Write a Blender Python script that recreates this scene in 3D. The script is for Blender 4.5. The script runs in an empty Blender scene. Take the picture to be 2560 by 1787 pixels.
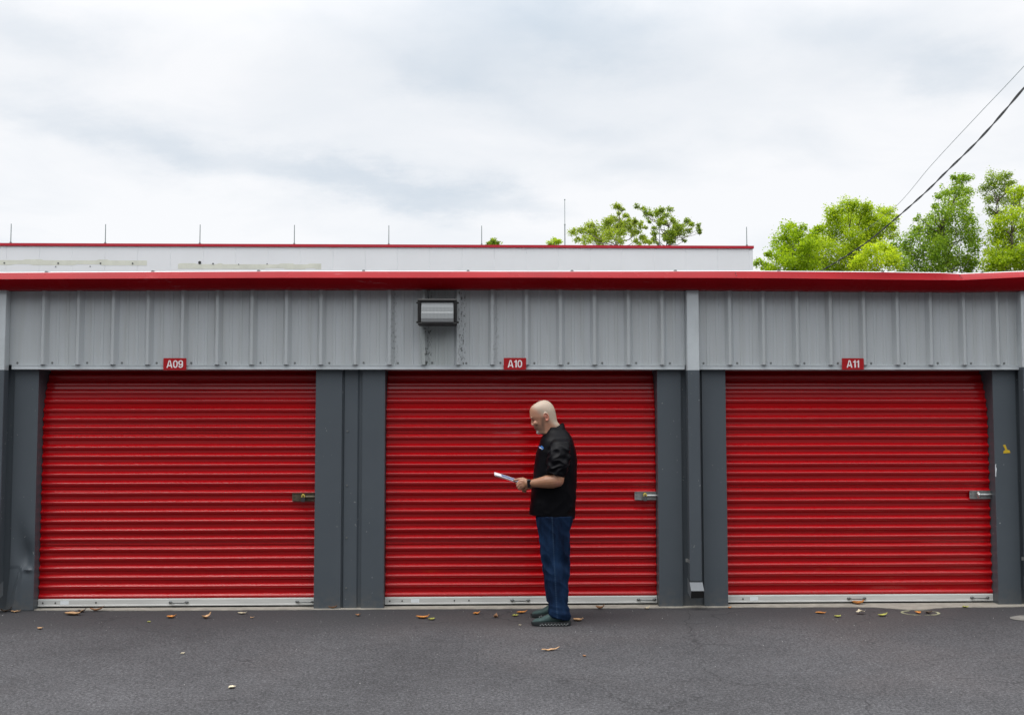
import bpy, bmesh, math, random
from mathutils import Vector, Matrix, noise
R = math.radians
sc = bpy.context.scene
col = sc.collection

# ------------------------------------------------------------------ camera
cam_d = bpy.data.cameras.new('camera')
cam = bpy.data.objects.new('camera', cam_d); col.objects.link(cam)
cam_d.sensor_fit = 'HORIZONTAL'; cam_d.sensor_width = 36.0; cam_d.lens = 37.21
cam_d.clip_start = 0.1; cam_d.clip_end = 2000
cr = ((0.99958767, 0.02870618, -0.00067027), (-0.02869448, 0.99777472, -0.06018494), (-0.00105890, 0.06017936, 0.99818702))
m = Matrix(((cr[0][0], cr[0][2], -cr[0][1]), (cr[1][0], cr[1][2], -cr[1][1]), (cr[2][0], cr[2][2], -cr[2][1]))).to_4x4()
m.translation = Vector((0.0, -9.4786, 1.6468))
cam.matrix_world = m
sc.camera = cam

# ------------------------------------------------------------------ exposure
sc.view_settings.view_transform = 'Standard'; sc.view_settings.look = 'None'
sc.view_settings.exposure = 0.15; sc.view_settings.gamma = 1.0
sc.cycles.max_bounces = 8; sc.cycles.diffuse_bounces = 4; sc.cycles.glossy_bounces = 3
sc.cycles.transmission_bounces = 4; sc.cycles.sample_clamp_indirect = 6

# ------------------------------------------------------------------ sky and sun
SUN_EL, SUN_AZ = R(66), R(248)          # soft light from the left, behind the camera
w = bpy.data.worlds.new('World'); sc.world = w; w.use_nodes = True
nt = w.node_tree; nt.nodes.clear()
def N(nt, t, **k):
    n = nt.nodes.new(t)
    for a, b in k.items(): setattr(n, a, b)
    return n
def setin(n, **k):
    for a, b in k.items(): n.inputs[a.replace('_', ' ')].default_value = b
def ramp(nt, pts, interp='LINEAR'):
    n = nt.nodes.new('ShaderNodeValToRGB'); n.color_ramp.interpolation = interp
    e = n.color_ramp.elements
    while len(e) < len(pts): e.new(0.5)
    for i, (p, c) in enumerate(pts):
        e[i].position = p
        e[i].color = (c, c, c, 1) if not isinstance(c, (tuple, list)) else (*c, 1)
    return n
def math_(nt, op, a, b=None, c=None, clamp=False):
    n = nt.nodes.new('ShaderNodeMath'); n.operation = op; n.use_clamp = clamp
    for i, v in enumerate((a, b, c)):
        if v is None: continue
        if isinstance(v, (int, float)): n.inputs[i].default_value = v
        else: nt.links.new(v, n.inputs[i])
    return n.outputs[0]
def mix(nt, fac, a, b, typ='MIX'):
    n = nt.nodes.new('ShaderNodeMix'); n.data_type = 'RGBA'; n.blend_type = typ
    for i, v in ((0, fac), (6, a), (7, b)):
        if isinstance(v, (int, float)): n.inputs[i].default_value = v
        elif isinstance(v, (tuple, list)): n.inputs[i].default_value = (*v, 1)
        else: nt.links.new(v, n.inputs[i])
    return n.outputs[2]
BANDS = [(-23.4, 19.4, 4.1, 1.9, 0.8), (4.2, 20.6, 7.2, 1.8, 1.0), (-2.0, 18.8, 4.8, 1.4, 0.55), (0.1, 17.3, 3.1, 1.0, 0.5), (-20.8, 15.1, 5.6, 1.3, 0.7), (-15.4, 13.6, 4.8, 1.1, 0.6), (-8.7, 13.3, 4.1, 1.0, 0.65), (-2.9, 12.3, 4.6, 1.0, 0.8), (2.2, 11.2, 2.9, 0.7, 0.5), (25.3, 17.3, 3.9, 1.4, 0.9), (6.1, 15.3, 3.6, 1.1, 0.4), (9.5, 12.5, 4.8, 1.1, 0.35), (19.6, 20.3, 3.9, 1.2, 0.45), (16.1, 14.2, 4.3, 1.1, 0.25)]
tc = N(nt, 'ShaderNodeTexCoord'); sp = N(nt, 'ShaderNodeSeparateXYZ')
nt.links.new(tc.outputs['Generated'], sp.inputs[0])
zc = math_(nt, 'MAXIMUM', sp.outputs[2], 0.0)
den = math_(nt, 'ADD', zc, 0.22)
cb = N(nt, 'ShaderNodeCombineXYZ')
nt.links.new(math_(nt, 'DIVIDE', sp.outputs[0], den), cb.inputs[0])
nt.links.new(math_(nt, 'DIVIDE', sp.outputs[1], den), cb.inputs[1])
mp = N(nt, 'ShaderNodeMapping'); mp.inputs['Location'].default_value = (3.1, 0.35, 0); mp.inputs['Rotation'].default_value = (0, 0, R(-14))
mp.inputs['Scale'].default_value = (0.8, 1.0, 1)
nt.links.new(cb.outputs[0], mp.inputs[0])
n1 = N(nt, 'ShaderNodeTexNoise'); setin(n1, Scale=1.15, Detail=6.0, Roughness=0.48, Distortion=0.35)
nt.links.new(mp.outputs[0], n1.inputs['Vector'])
# broad blue grey bands in the cloud deck: azimuth, elevation, half widths (degrees), weight
az = math_(nt, 'ARCTAN2', sp.outputs[0], sp.outputs[1]); el = math_(nt, 'ARCSINE', sp.outputs[2])
wob = N(nt, 'ShaderNodeTexNoise'); setin(wob, Scale=2.6, Detail=7.0, Roughness=0.62); nt.links.new(cb.outputs[0], wob.inputs['Vector'])
wsp = N(nt, 'ShaderNodeSeparateColor'); nt.links.new(wob.outputs['Color'], wsp.inputs[0])
az = math_(nt, 'ADD', az, math_(nt, 'MULTIPLY', math_(nt, 'SUBTRACT', wsp.outputs[0], 0.5), 0.22))
el = math_(nt, 'ADD', el, math_(nt, 'MULTIPLY', math_(nt, 'SUBTRACT', wsp.outputs[1], 0.5), 0.11))
band = None
for a0, e0, wa, we, k in BANDS:
    ua = math_(nt, 'MULTIPLY', math_(nt, 'SUBTRACT', az, R(a0)), 1 / R(wa)); ue = math_(nt, 'MULTIPLY', math_(nt, 'SUBTRACT', math_(nt, 'SUBTRACT', el, R(e0)), math_(nt, 'MULTIPLY', math_(nt, 'SUBTRACT', az, R(a0)), -0.10)), 1 / R(we))
    q = math_(nt, 'EXPONENT', math_(nt, 'MULTIPLY', math_(nt, 'ADD', math_(nt, 'MULTIPLY', ua, ua), math_(nt, 'MULTIPLY', ue, ue)), -1.0))
    q = math_(nt, 'MULTIPLY', q, k * 0.74); band = q if band is None else math_(nt, 'ADD', band, q)
fine = N(nt, 'ShaderNodeTexNoise'); setin(fine, Scale=4.2, Detail=7.0, Roughness=0.58, Distortion=0.4); nt.links.new(mp.outputs[0], fine.inputs['Vector'])
cl = ramp(nt, [(0.34, 0.0), (0.66, 1.0)], 'EASE'); nt.links.new(math_(nt, 'ADD', math_(nt, 'MULTIPLY', n1.outputs['Fac'], 0.72), math_(nt, 'MULTIPLY', fine.outputs['Fac'], 0.28)), cl.inputs[0])
fac = math_(nt, 'SUBTRACT', math_(nt, 'ADD', math_(nt, 'MULTIPLY', cl.outputs[0], 0.55), 0.66), band, clamp=True)
ccol = mix(nt, fac, (0.60, 0.665, 0.735), (0.89, 0.895, 0.91))
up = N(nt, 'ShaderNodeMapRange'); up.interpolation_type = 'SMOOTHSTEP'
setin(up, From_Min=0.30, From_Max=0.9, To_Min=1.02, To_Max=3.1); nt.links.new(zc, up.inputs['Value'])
lowb = N(nt, 'ShaderNodeMapRange'); lowb.interpolation_type = 'SMOOTHSTEP'      # added dimming of the low sky behind the camera, mimicking unseen buildings and trees
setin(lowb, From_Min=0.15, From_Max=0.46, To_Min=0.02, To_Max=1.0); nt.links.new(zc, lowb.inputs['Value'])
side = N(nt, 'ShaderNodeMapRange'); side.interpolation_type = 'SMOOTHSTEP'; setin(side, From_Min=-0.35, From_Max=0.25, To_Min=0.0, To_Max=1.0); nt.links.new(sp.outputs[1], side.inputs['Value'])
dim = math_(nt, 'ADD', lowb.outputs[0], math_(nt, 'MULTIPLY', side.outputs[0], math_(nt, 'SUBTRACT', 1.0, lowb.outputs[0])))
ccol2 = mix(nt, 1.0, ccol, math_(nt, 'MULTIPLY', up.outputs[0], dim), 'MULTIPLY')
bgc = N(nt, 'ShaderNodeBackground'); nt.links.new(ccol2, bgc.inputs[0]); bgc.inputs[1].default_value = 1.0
sky = N(nt, 'ShaderNodeTexSky', sky_type='NISHITA'); sky.sun_disc = False
sky.sun_elevation = SUN_EL; sky.sun_rotation = SUN_AZ - R(0)
bgs = N(nt, 'ShaderNodeBackground'); nt.links.new(sky.outputs[0], bgs.inputs[0]); bgs.inputs[1].default_value = 0.10
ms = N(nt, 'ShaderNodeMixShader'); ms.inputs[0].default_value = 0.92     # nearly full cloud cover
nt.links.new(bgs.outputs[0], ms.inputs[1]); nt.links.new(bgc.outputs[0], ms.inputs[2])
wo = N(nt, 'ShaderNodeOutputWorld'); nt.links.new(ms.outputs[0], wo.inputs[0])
sd = bpy.data.lights.new('sun', 'SUN'); sd.energy = 1.2; sd.angle = R(30); sd.color = (1.0, 0.97, 0.92)
so = bpy.data.objects.new('sun', sd); col.objects.link(so)
dirv = Vector((math.sin(SUN_AZ) * math.cos(SUN_EL), math.cos(SUN_AZ) * math.cos(SUN_EL), math.sin(SUN_EL)))
so.rotation_euler = dirv.to_track_quat('Z', 'Y').to_euler(); so.location = dirv * 60

# ------------------------------------------------------------------ helpers
def tag(o, label=None, cat=None, group=None, kind=None):
    if label: o['label'] = label
    if cat: o['category'] = cat
    if group: o['group'] = group
    if kind: o['kind'] = kind
    return o
def empty(name, loc, label, cat, group=None):
    o = bpy.data.objects.new(name, None); col.objects.link(o); o.location = loc
    o.empty_display_size = 0.2
    return tag(o, label, cat, group)
def copy_tree(o, parent=None):
    c = o.copy(); col.objects.link(c)
    if parent is not None: c.parent = parent
    for ch in list(o.children): copy_tree(ch, c)
    return c
class MB:
    """collects shapes; build() links them as one mesh object"""
    def __init__(s): s.v = []; s.f = []
    def add(s, vs, fs):
        n = len(s.v); s.v += [tuple(p) for p in vs]; s.f += [tuple(i + n for i in f) for f in fs]
    def box(s, x0, x1, y0, y1, z0, z1):
        vs = [(x, y, z) for z in (z0, z1) for y in (y0, y1) for x in (x0, x1)]
        s.add(vs, [(0, 2, 3, 1), (4, 5, 7, 6), (0, 1, 5, 4), (2, 6, 7, 3), (0, 4, 6, 2), (1, 3, 7, 5)])
    def extx(s, prof, x0, x1, closed=False, caps=False):
        n = len(prof); vs = [(x0, y, z) for y, z in prof] + [(x1, y, z) for y, z in prof]
        fs = [(i, (i + 1) % n, (i + 1) % n + n, i + n) for i in range(n if closed else n - 1)]
        if caps: fs += [tuple(range(n))[::-1], tuple(range(n, 2 * n))]
        s.add(vs, fs)
    def extz(s, prof, z0, z1, closed=False, caps=False):
        n = len(prof); vs = [(x, y, z0) for x, y in prof] + [(x, y, z1) for x, y in prof]
        fs = [(i, (i + 1) % n, (i + 1) % n + n, i + n) for i in range(n if closed else n - 1)]
        if caps: fs += [tuple(range(n))[::-1], tuple(range(n, 2 * n))]
        s.add(vs, fs)
    def loft(s, rings, caps=True, closed=True):
        n = len(rings[0]); vs = [p for r in rings for p in r]; fs = []
        for k in range(len(rings) - 1):
            for i in range(n if closed else n - 1):
                j = (i + 1) % n
                fs.append((k * n + i, k * n + j, (k + 1) * n + j, (k + 1) * n + i))
        if caps: fs += [tuple(range(n))[::-1], tuple((len(rings) - 1) * n + i for i in range(n))]
        s.add(vs, fs)
    def tube(s, path, rad, seg=10, caps=True):
        path = [Vector(p) for p in path]
        if not isinstance(rad, (list, tuple)): rad = [rad] * len(path)
        rings = []; ref = None
        for i, p in enumerate(path):
            d = (path[min(i + 1, len(path) - 1)] - path[max(i - 1, 0)]).normalized()
            if ref is None: ref = Vector((0, 0, 1)) if abs(d.z) < 0.9 else Vector((0, 1, 0))
            a = (ref - d * ref.dot(d)).normalized(); b = d.cross(a); ref = a
            ra, rb = rad[i] if isinstance(rad[i], (tuple, list)) else (rad[i], rad[i])
            rings.append([p + a * (ra * math.cos(t)) + b * (rb * math.sin(t)) for t in [2 * math.pi * k / seg for k in range(seg)]])
        s.loft(rings, caps)
    def ball(s, c, r, nu=14, nv=9, rot=None):
        if not isinstance(r, (tuple, list)): r = (r, r, r)
        c = Vector(c); rings = []
        for j in range(1, nv):
            t = math.pi * j / nv
            ring = []
            for i in range(nu):
                u = 2 * math.pi * i / nu
                p = Vector((r[0] * math.sin(t) * math.cos(u), r[1] * math.sin(t) * math.sin(u), -r[2] * math.cos(t)))
                if rot: p = rot @ p
                ring.append(c + p)
            rings.append(ring)
        s.loft(rings, True)
    def chain(s, pts, seg=10):
        """round-ended limb: list of (x,y,z,r)"""
        P = [(p[0], p[1], p[2]) for p in pts]; r = [p[3] for p in pts]
        fine = []; fr = []
        for i in range(len(P) - 1):
            for k in range(4):
                t = k / 4; fine.append(Vector(P[i]).lerp(Vector(P[i + 1]), t)); fr.append(r[i] + (r[i + 1] - r[i]) * t)
        fine.append(Vector(P[-1])); fr.append(r[-1])
        s.tube(fine, fr, seg); s.ball(P[0], r[0] * .98); s.ball(P[-1], r[-1] * .98)
        for i in range(1, len(P) - 1): s.ball(P[i], r[i] * .99)
    def disc(s, c, r, nrm_y=-1, seg=10, th=0.002):
        c = Vector(c)
        s.loft([[c + Vector((r * math.cos(t), dy, r * math.sin(t))) for t in [2 * math.pi * k / seg for k in range(seg)]] for dy in (0, nrm_y * th)])
    def mesh(s, name, smooth=True):
        me = bpy.data.meshes.new(name); me.from_pydata(s.v, [], s.f); me.update()
        bm = bmesh.new(); bm.from_mesh(me); bmesh.ops.recalc_face_normals(bm, faces=bm.faces); bm.to_mesh(me); bm.free()
        return me
    def build(s, name, mat, parent=None, loc=(0, 0, 0), smooth=None, bevel=0, recalc=True):
        if recalc: me = s.mesh(name)
        else:
            me = bpy.data.meshes.new(name); me.from_pydata(s.v, [], s.f); me.update()
        o = bpy.data.objects.new(name, me); col.objects.link(o)
        if mat: me.materials.append(mat)
        o.location = loc
        if parent: o.parent = parent
        if bevel:
            b = o.modifiers.new('bevel', 'BEVEL'); b.width = bevel; b.segments = 2; b.limit_method = 'ANGLE'; b.angle_limit = R(40)
            b.harden_normals = False
        if smooth is not None:
            for p in me.polygons: p.use_smooth = True
            if smooth is not True:
                me.set_sharp_from_angle(angle=R(smooth))
        return o

# ------------------------------------------------------------------ materials
def base_mat(name):
    m_ = bpy.data.materials.new(name); m_.use_nodes = True
    t = m_.node_tree; return m_, t, t.nodes['Principled BSDF']
def mat(name, rgb, rough=0.5, metal=0.0, spec=0.5, var=0.12, vscale=3.0, bump=0.0, bscale=60.0, vscale3=None, coat=0.0):
    m_, t, b = base_mat(name)
    co = N(t, 'ShaderNodeTexCoord'); src = co.outputs['Object']
    if vscale3:
        mp_ = N(t, 'ShaderNodeMapping'); mp_.inputs['Scale'].default_value = vscale3; t.links.new(src, mp_.inputs[0]); src = mp_.outputs[0]
    n = N(t, 'ShaderNodeTexNoise'); setin(n, Scale=vscale, Detail=5.0, Roughness=0.6); t.links.new(src, n.inputs['Vector'])
    r_ = ramp(t, [(0.3, 0.0), (0.7, 1.0)]); t.links.new(n.outputs['Fac'], r_.inputs[0])
    c = mix(t, r_.outputs[0], tuple(x * (1 - var) for x in rgb), tuple(min(1, x * (1 + var)) for x in rgb))
    t.links.new(c, b.inputs['Base Color'])
    rr = N(t, 'ShaderNodeMapRange'); setin(rr, To_Min=max(0, rough - 0.06), To_Max=min(1, rough + 0.08)); t.links.new(n.outputs['Fac'], rr.inputs['Value'])
    t.links.new(rr.outputs[0], b.inputs['Roughness'])
    b.inputs['Metallic'].default_value = metal; b.inputs['Specular IOR Level'].default_value = spec
    b.inputs['Coat Weight'].default_value = coat
    if bump:
        n2 = N(t, 'ShaderNodeTexNoise'); setin(n2, Scale=bscale, Detail=4.0); t.links.new(co.outputs['Object'], n2.inputs['Vector'])
        bp = N(t, 'ShaderNodeBump'); setin(bp, Strength=bump, Distance=0.01); t.links.new(n2.outputs['Fac'], bp.inputs['Height'])
        t.links.new(bp.outputs[0], b.inputs['Normal'])
    return m_
M = {}
M['wall_grey'] = None
M['trim_grey'] = mat('pale grey trim paint', (0.49, 0.53, 0.55), 0.42, var=0.10, vscale=4)
M['dark_grey'] = None
M['gutter_red'] = mat('red gutter paint', (0.31, 0.002, 0.007), 0.28, spec=0.2, var=0.10, vscale=1.2, bump=0.02, bscale=5)
def gutter_mat():
    m_ = mat('red gutter paint', (0.27, 0.0015, 0.006), 0.26, spec=0.10, var=0.14, vscale=1.2, bump=0.05, bscale=3)
    t = m_.node_tree; b = t.nodes['Principled BSDF']; co = N(t, 'ShaderNodeTexCoord'); src = b.inputs['Base Color'].links[0].from_socket
    mp_ = N(t, 'ShaderNodeMapping'); mp_.inputs['Scale'].default_value = (5, 20, 60); t.links.new(co.outputs['Object'], mp_.inputs[0])
    n = N(t, 'ShaderNodeTexNoise'); setin(n, Scale=1.0, Detail=5.0, Roughness=0.7); t.links.new(mp_.outputs[0], n.inputs['Vector'])
    n2 = N(t, 'ShaderNodeTexNoise'); setin(n2, Scale=1.5, Detail=1.0); t.links.new(co.outputs['Object'], n2.inputs['Vector'])
    k = math_(t, 'MULTIPLY', ramp_out(t, n.outputs['Fac'], 0.60, 0.68), math_(t, 'MULTIPLY', ramp_out(t, n2.outputs['Fac'], 0.54, 0.62), 0.45))
    t.links.new(mix(t, k, src, (0.45, 0.25, 0.27)), b.inputs['Base Color']); return m_
def ramp_out(t, s, a, b_):
    r_ = ramp(t, [(a, 0.0), (b_, 1.0)]); t.links.new(s, r_.inputs[0]); return r_.outputs[0]
M['gutter_red'] = gutter_mat()
M['sign_red'] = mat('red sign paint', (0.37, 0.006, 0.010), 0.35, var=0.06)
M['white_paint'] = mat('white sign paint', (0.80, 0.78, 0.78), 0.4, var=0.04)
M['bar_metal'] = mat('dull aluminium', (0.52, 0.525, 0.505), 0.45, metal=0.0, var=0.10, vscale3=(3, 3, 30), vscale=1.0)
M['zinc'] = mat('zinc plate', (0.42, 0.43, 0.42), 0.35, metal=0.8, var=0.25, vscale=40)
M['old_zinc'] = mat('stained dark latch metal', (0.12, 0.10, 0.07), 0.45, metal=0.6, var=0.4, vscale=40)
M['dark_zinc'] = mat('dark handle metal', (0.16, 0.17, 0.17), 0.4, metal=0.7, var=0.2, vscale=50)
M['steel'] = mat('bright steel', (0.62, 0.62, 0.60), 0.22, metal=0.9, var=0.1, vscale=50)
M['brass'] = mat('brass', (0.62, 0.50, 0.10), 0.35, metal=0.4, var=0.2, vscale=60)
M['rubber'] = mat('black rubber', (0.012, 0.012, 0.012), 0.7, var=0.2)
M['hole'] = mat('dark bolt', (0.03, 0.03, 0.03), 0.5, var=0.2)
M['screw'] = mat('grey screw', (0.17, 0.18, 0.18), 0.45, metal=0.4, var=0.1)
M['sticker'] = mat('white paper sticker', (0.70, 0.74, 0.76), 0.5, var=0.06, vscale=30)
M['yellow'] = mat('yellow sticker', (0.62, 0.42, 0.02), 0.5, var=0.25, vscale=40)
M['bronze'] = mat('dark bronze paint', (0.020, 0.020, 0.020), 0.35, var=0.2, vscale=10)
M['roof'] = mat('white roof metal', (0.78, 0.78, 0.78), 0.35, var=0.05)
M['concrete'] = mat('worn concrete', (0.30, 0.28, 0.24), 0.9, var=0.22, vscale=9, bump=0.3, bscale=70)
M['white_wall'] = mat('white wall panel', (0.87, 0.885, 0.90), 0.5, var=0.03, vscale=0.5)
M['red_cap'] = mat('red cap paint', (0.50, 0.012, 0.03), 0.5, var=0.05, vscale=1)
M['residue'] = mat('old sign residue', (0.74, 0.75, 0.65), 0.8, var=0.10, vscale=2.2)
M['galv'] = mat('galvanised rod', (0.22, 0.27, 0.27), 0.5, metal=0.4, var=0.1)
M['cable'] = mat('black cable jacket', (0.015, 0.017, 0.018), 0.55, var=0.2)
M['bark'] = mat('bark', (0.12, 0.10, 0.08), 0.9, var=0.3, vscale=6, bump=0.5, bscale=20)

def wall_mat():
    m_, t, b = base_mat('light grey ribbed wall paint')
    co = N(t, 'ShaderNodeTexCoord'); mp_ = N(t, 'ShaderNodeMapping'); mp_.inputs['Scale'].default_value = (16, 1, 0.9)
    t.links.new(co.outputs['Object'], mp_.inputs[0])
    n = N(t, 'ShaderNodeTexNoise'); setin(n, Scale=1.0, Detail=4.0, Roughness=0.6); t.links.new(mp_.outputs[0], n.inputs['Vector'])
    r_ = ramp(t, [(0.35, 0.0), (0.75, 1.0)]); t.links.new(n.outputs['Fac'], r_.inputs[0])
    c = mix(t, r_.outputs[0], (0.455, 0.488, 0.508), (0.405, 0.430, 0.432))
    # mildew specks along the ribs round the lamp
    s_ = N(t, 'ShaderNodeSeparateXYZ'); t.links.new(co.outputs['Object'], s_.inputs[0])
    mp2 = N(t, 'ShaderNodeMapping'); mp2.inputs['Scale'].default_value = (70, 1, 26); t.links.new(co.outputs['Object'], mp2.inputs[0])
    n2 = N(t, 'ShaderNodeTexNoise'); setin(n2, Scale=1.0, Detail=3.0, Roughness=0.7); t.links.new(mp2.outputs[0], n2.inputs['Vector'])
    sp_ = ramp(t, [(0.54, 0.0), (0.60, 1.0)]); t.links.new(n2.outputs['Fac'], sp_.inputs[0])
    dx = math_(t, 'ABSOLUTE', math_(t, 'ADD', s_.outputs[0], 0.36))
    near = N(t, 'ShaderNodeMapRange'); setin(near, From_Min=0.15, From_Max=0.62, To_Min=1.0, To_Max=0.0); t.links.new(dx, near.inputs['Value'])
    # specks gather in the corner beside each rib
    ph = math_(t, 'PINGPONG', math_(t, 'ADD', s_.outputs[0], 0.225 - 0.05 + 30 * 0.3045), 0.3045 / 2)
    rib = N(t, 'ShaderNodeMapRange'); setin(rib, From_Min=0.018, From_Max=0.045, To_Min=1.0, To_Max=0.0); t.links.new(ph, rib.inputs['Value'])
    k = math_(t, 'MULTIPLY', math_(t, 'MULTIPLY', sp_.outputs[0], near.outputs[0]), rib.outputs[0])
    c2 = mix(t, k, c, (0.03, 0.032, 0.025))
    # greenish stain on the strip of wall below and behind the lamp
    gx = N(t, 'ShaderNodeMapRange'); setin(gx, From_Min=0.12, From_Max=0.165, To_Min=0.35, To_Max=0.0); t.links.new(math_(t, 'ABSOLUTE', math_(t, 'ADD', s_.outputs[0], 0.405)), gx.inputs['Value'])
    c3 = mix(t, gx.outputs[0], c2, mix(t, 1.0, c2, (0.62, 0.66, 0.58), 'MULTIPLY'))
    t.links.new(c3, b.inputs['Base Color']); b.inputs['Roughness'].default_value = 0.45
    n3 = N(t, 'ShaderNodeTexNoise'); setin(n3, Scale=6.0, Detail=2.0); t.links.new(co.outputs['Object'], n3.inputs['Vector'])
    bp = N(t, 'ShaderNodeBump'); setin(bp, Strength=0.06, Distance=0.02); t.links.new(n3.outputs['Fac'], bp.inputs['Height']); t.links.new(bp.outputs[0], b.inputs['Normal'])
    return m_
M['wall_grey'] = wall_mat()
def dark_mat():
    m_, t, b = base_mat('dark grey jamb paint')
    co = N(t, 'ShaderNodeTexCoord')
    n = N(t, 'ShaderNodeTexNoise'); setin(n, Scale=2.2, Detail=5.0, Roughness=0.6); t.links.new(co.outputs['Object'], n.inputs['Vector'])
    c = mix(t, n.outputs['Fac'], (0.063, 0.077, 0.091), (0.084, 0.100, 0.114))
    v = N(t, 'ShaderNodeTexNoise'); setin(v, Scale=38.0, Detail=2.0); t.links.new(co.outputs['Object'], v.inputs['Vector'])
    n2 = N(t, 'ShaderNodeTexNoise'); setin(n2, Scale=3.1, Detail=1.0); t.links.new(co.outputs['Object'], n2.inputs['Vector'])
    k = math_(t, 'MULTIPLY', ramp_out(t, v.outputs['Fac'], 0.70, 0.73), ramp_out(t, n2.outputs['Fac'], 0.5, 0.62))
    c2 = mix(t, k, c, (0.30, 0.31, 0.31))
    zs_ = N(t, 'ShaderNodeSeparateXYZ'); t.links.new(co.outputs['Object'], zs_.inputs[0])
    low = N(t, 'ShaderNodeMapRange'); setin(low, From_Min=0.02, From_Max=0.22, To_Min=1.0, To_Max=0.0); t.links.new(zs_.outputs[2], low.inputs['Value'])
    n4 = N(t, 'ShaderNodeTexNoise'); setin(n4, Scale=14.0, Detail=6.0, Roughness=0.7); t.links.new(co.outputs['Object'], n4.inputs['Vector'])
    c2 = mix(t, math_(t, 'MULTIPLY', math_(t, 'MULTIPLY', low.outputs[0], ramp_out(t, n4.outputs['Fac'], 0.42, 0.66)), 0.5), c2, (0.14, 0.13, 0.115))
    t.links.new(c2, b.inputs['Base Color']); b.inputs['Roughness'].default_value = 0.42
    n3 = N(t, 'ShaderNodeTexNoise'); setin(n3, Scale=4.0, Detail=2.0); t.links.new(co.outputs['Object'], n3.inputs['Vector'])
    bp = N(t, 'ShaderNodeBump'); setin(bp, Strength=0.10, Distance=0.02); t.links.new(n3.outputs['Fac'], bp.inputs['Height']); t.links.new(bp.outputs[0], b.inputs['Normal'])
    return m_
def ramp_out(t, s, a, b_):
    r_ = ramp(t, [(a, 0.0), (b_, 1.0)]); t.links.new(s, r_.inputs[0]); return r_.outputs[0]
M['dark_grey'] = dark_mat()
def door_mat():
    m_, t, b = base_mat('red roller door paint')
    co = N(t, 'ShaderNodeTexCoord'); oi = N(t, 'ShaderNodeObjectInfo')
    off = N(t, 'ShaderNodeVectorMath', operation='ADD'); t.links.new(co.outputs['Object'], off.inputs[0])
    cbx = N(t, 'ShaderNodeCombineXYZ'); t.links.new(math_(t, 'MULTIPLY', oi.outputs['Random'], 37.0), cbx.inputs[0]); t.links.new(cbx.outputs[0], off.inputs[1])
    mp_ = N(t, 'ShaderNodeMapping'); mp_.inputs['Scale'].default_value = (0.8, 1, 14); t.links.new(off.outputs[0], mp_.inputs[0])
    n = N(t, 'ShaderNodeTexNoise'); setin(n, Scale=1.0, Detail=4.0, Roughness=0.6); t.links.new(mp_.outputs[0], n.inputs['Vector'])
    c = mix(t, n.outputs['Fac'], (0.37, 0.0006, 0.003), (0.44, 0.0009, 0.004))
    # paint rubbed chalky on the ribs that roll over the drum
    s_ = N(t, 'ShaderNodeSeparateXYZ'); t.links.new(co.outputs['Object'], s_.inputs[0])
    mp2 = N(t, 'ShaderNodeMapping'); mp2.inputs['Scale'].default_value = (9, 1, 24); t.links.new(off.outputs[0], mp2.inputs[0])
    n2 = N(t, 'ShaderNodeTexNoise'); setin(n2, Scale=1.0, Detail=5.0, Roughness=0.7); t.links.new(mp2.outputs[0], n2.inputs['Vector'])
    proud = N(t, 'ShaderNodeMapRange'); setin(proud, From_Min=0.104, From_Max=0.098, To_Min=0.0, To_Max=1.0); t.links.new(s_.outputs[1], proud.inputs['Value'])
    zb = N(t, 'ShaderNodeMapRange'); setin(zb, From_Min=1.56, From_Max=1.62, To_Min=0.0, To_Max=1.0); t.links.new(s_.outputs[2], zb.inputs['Value'])
    lowf = N(t, 'ShaderNodeTexNoise'); setin(lowf, Scale=1.4, Detail=1.0); t.links.new(off.outputs[0], lowf.inputs['Vector'])
    zt = N(t, 'ShaderNodeMapRange'); setin(zt, From_Min=1.86, From_Max=1.92, To_Min=1.0, To_Max=0.0); t.links.new(s_.outputs[2], zt.inputs['Value'])
    k = math_(t, 'MULTIPLY', math_(t, 'MULTIPLY', math_(t, 'MULTIPLY', ramp_out(t, n2.outputs['Fac'], 0.54, 0.66), zt.outputs[0]), zb.outputs[0]), math_(t, 'MULTIPLY', ramp_out(t, lowf.outputs['Fac'], 0.45, 0.6), 0.34))
    c2 = mix(t, math_(t, 'MULTIPLY', k, proud.outputs[0]), c, (0.42, 0.12, 0.11))
    t.links.new(c2, b.inputs['Base Color'])
    rr = N(t, 'ShaderNodeMapRange'); setin(rr, To_Min=0.10, To_Max=0.19); t.links.new(n.outputs['Fac'], rr.inputs['Value']); t.links.new(rr.outputs[0], b.inputs['Roughness'])
    b.inputs['Specular IOR Level'].default_value = 0.5; b.inputs['Coat Weight'].default_value = 0.5; b.inputs['Coat Roughness'].default_value = 0.10
    mp3 = N(t, 'ShaderNodeMapping'); mp3.inputs['Scale'].default_value = (1.3, 1, 5); t.links.new(off.outputs[0], mp3.inputs[0])
    n3 = N(t, 'ShaderNodeTexNoise'); setin(n3, Scale=1.0, Detail=3.0); t.links.new(mp3.outputs[0], n3.inputs['Vector'])
    bp = N(t, 'ShaderNodeBump'); setin(bp, Strength=0.07, Distance=0.03); t.links.new(n3.outputs['Fac'], bp.inputs['Height']); t.links.new(bp.outputs[0], b.inputs['Normal'])
    return m_
M['door_red'] = door_mat()
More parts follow.
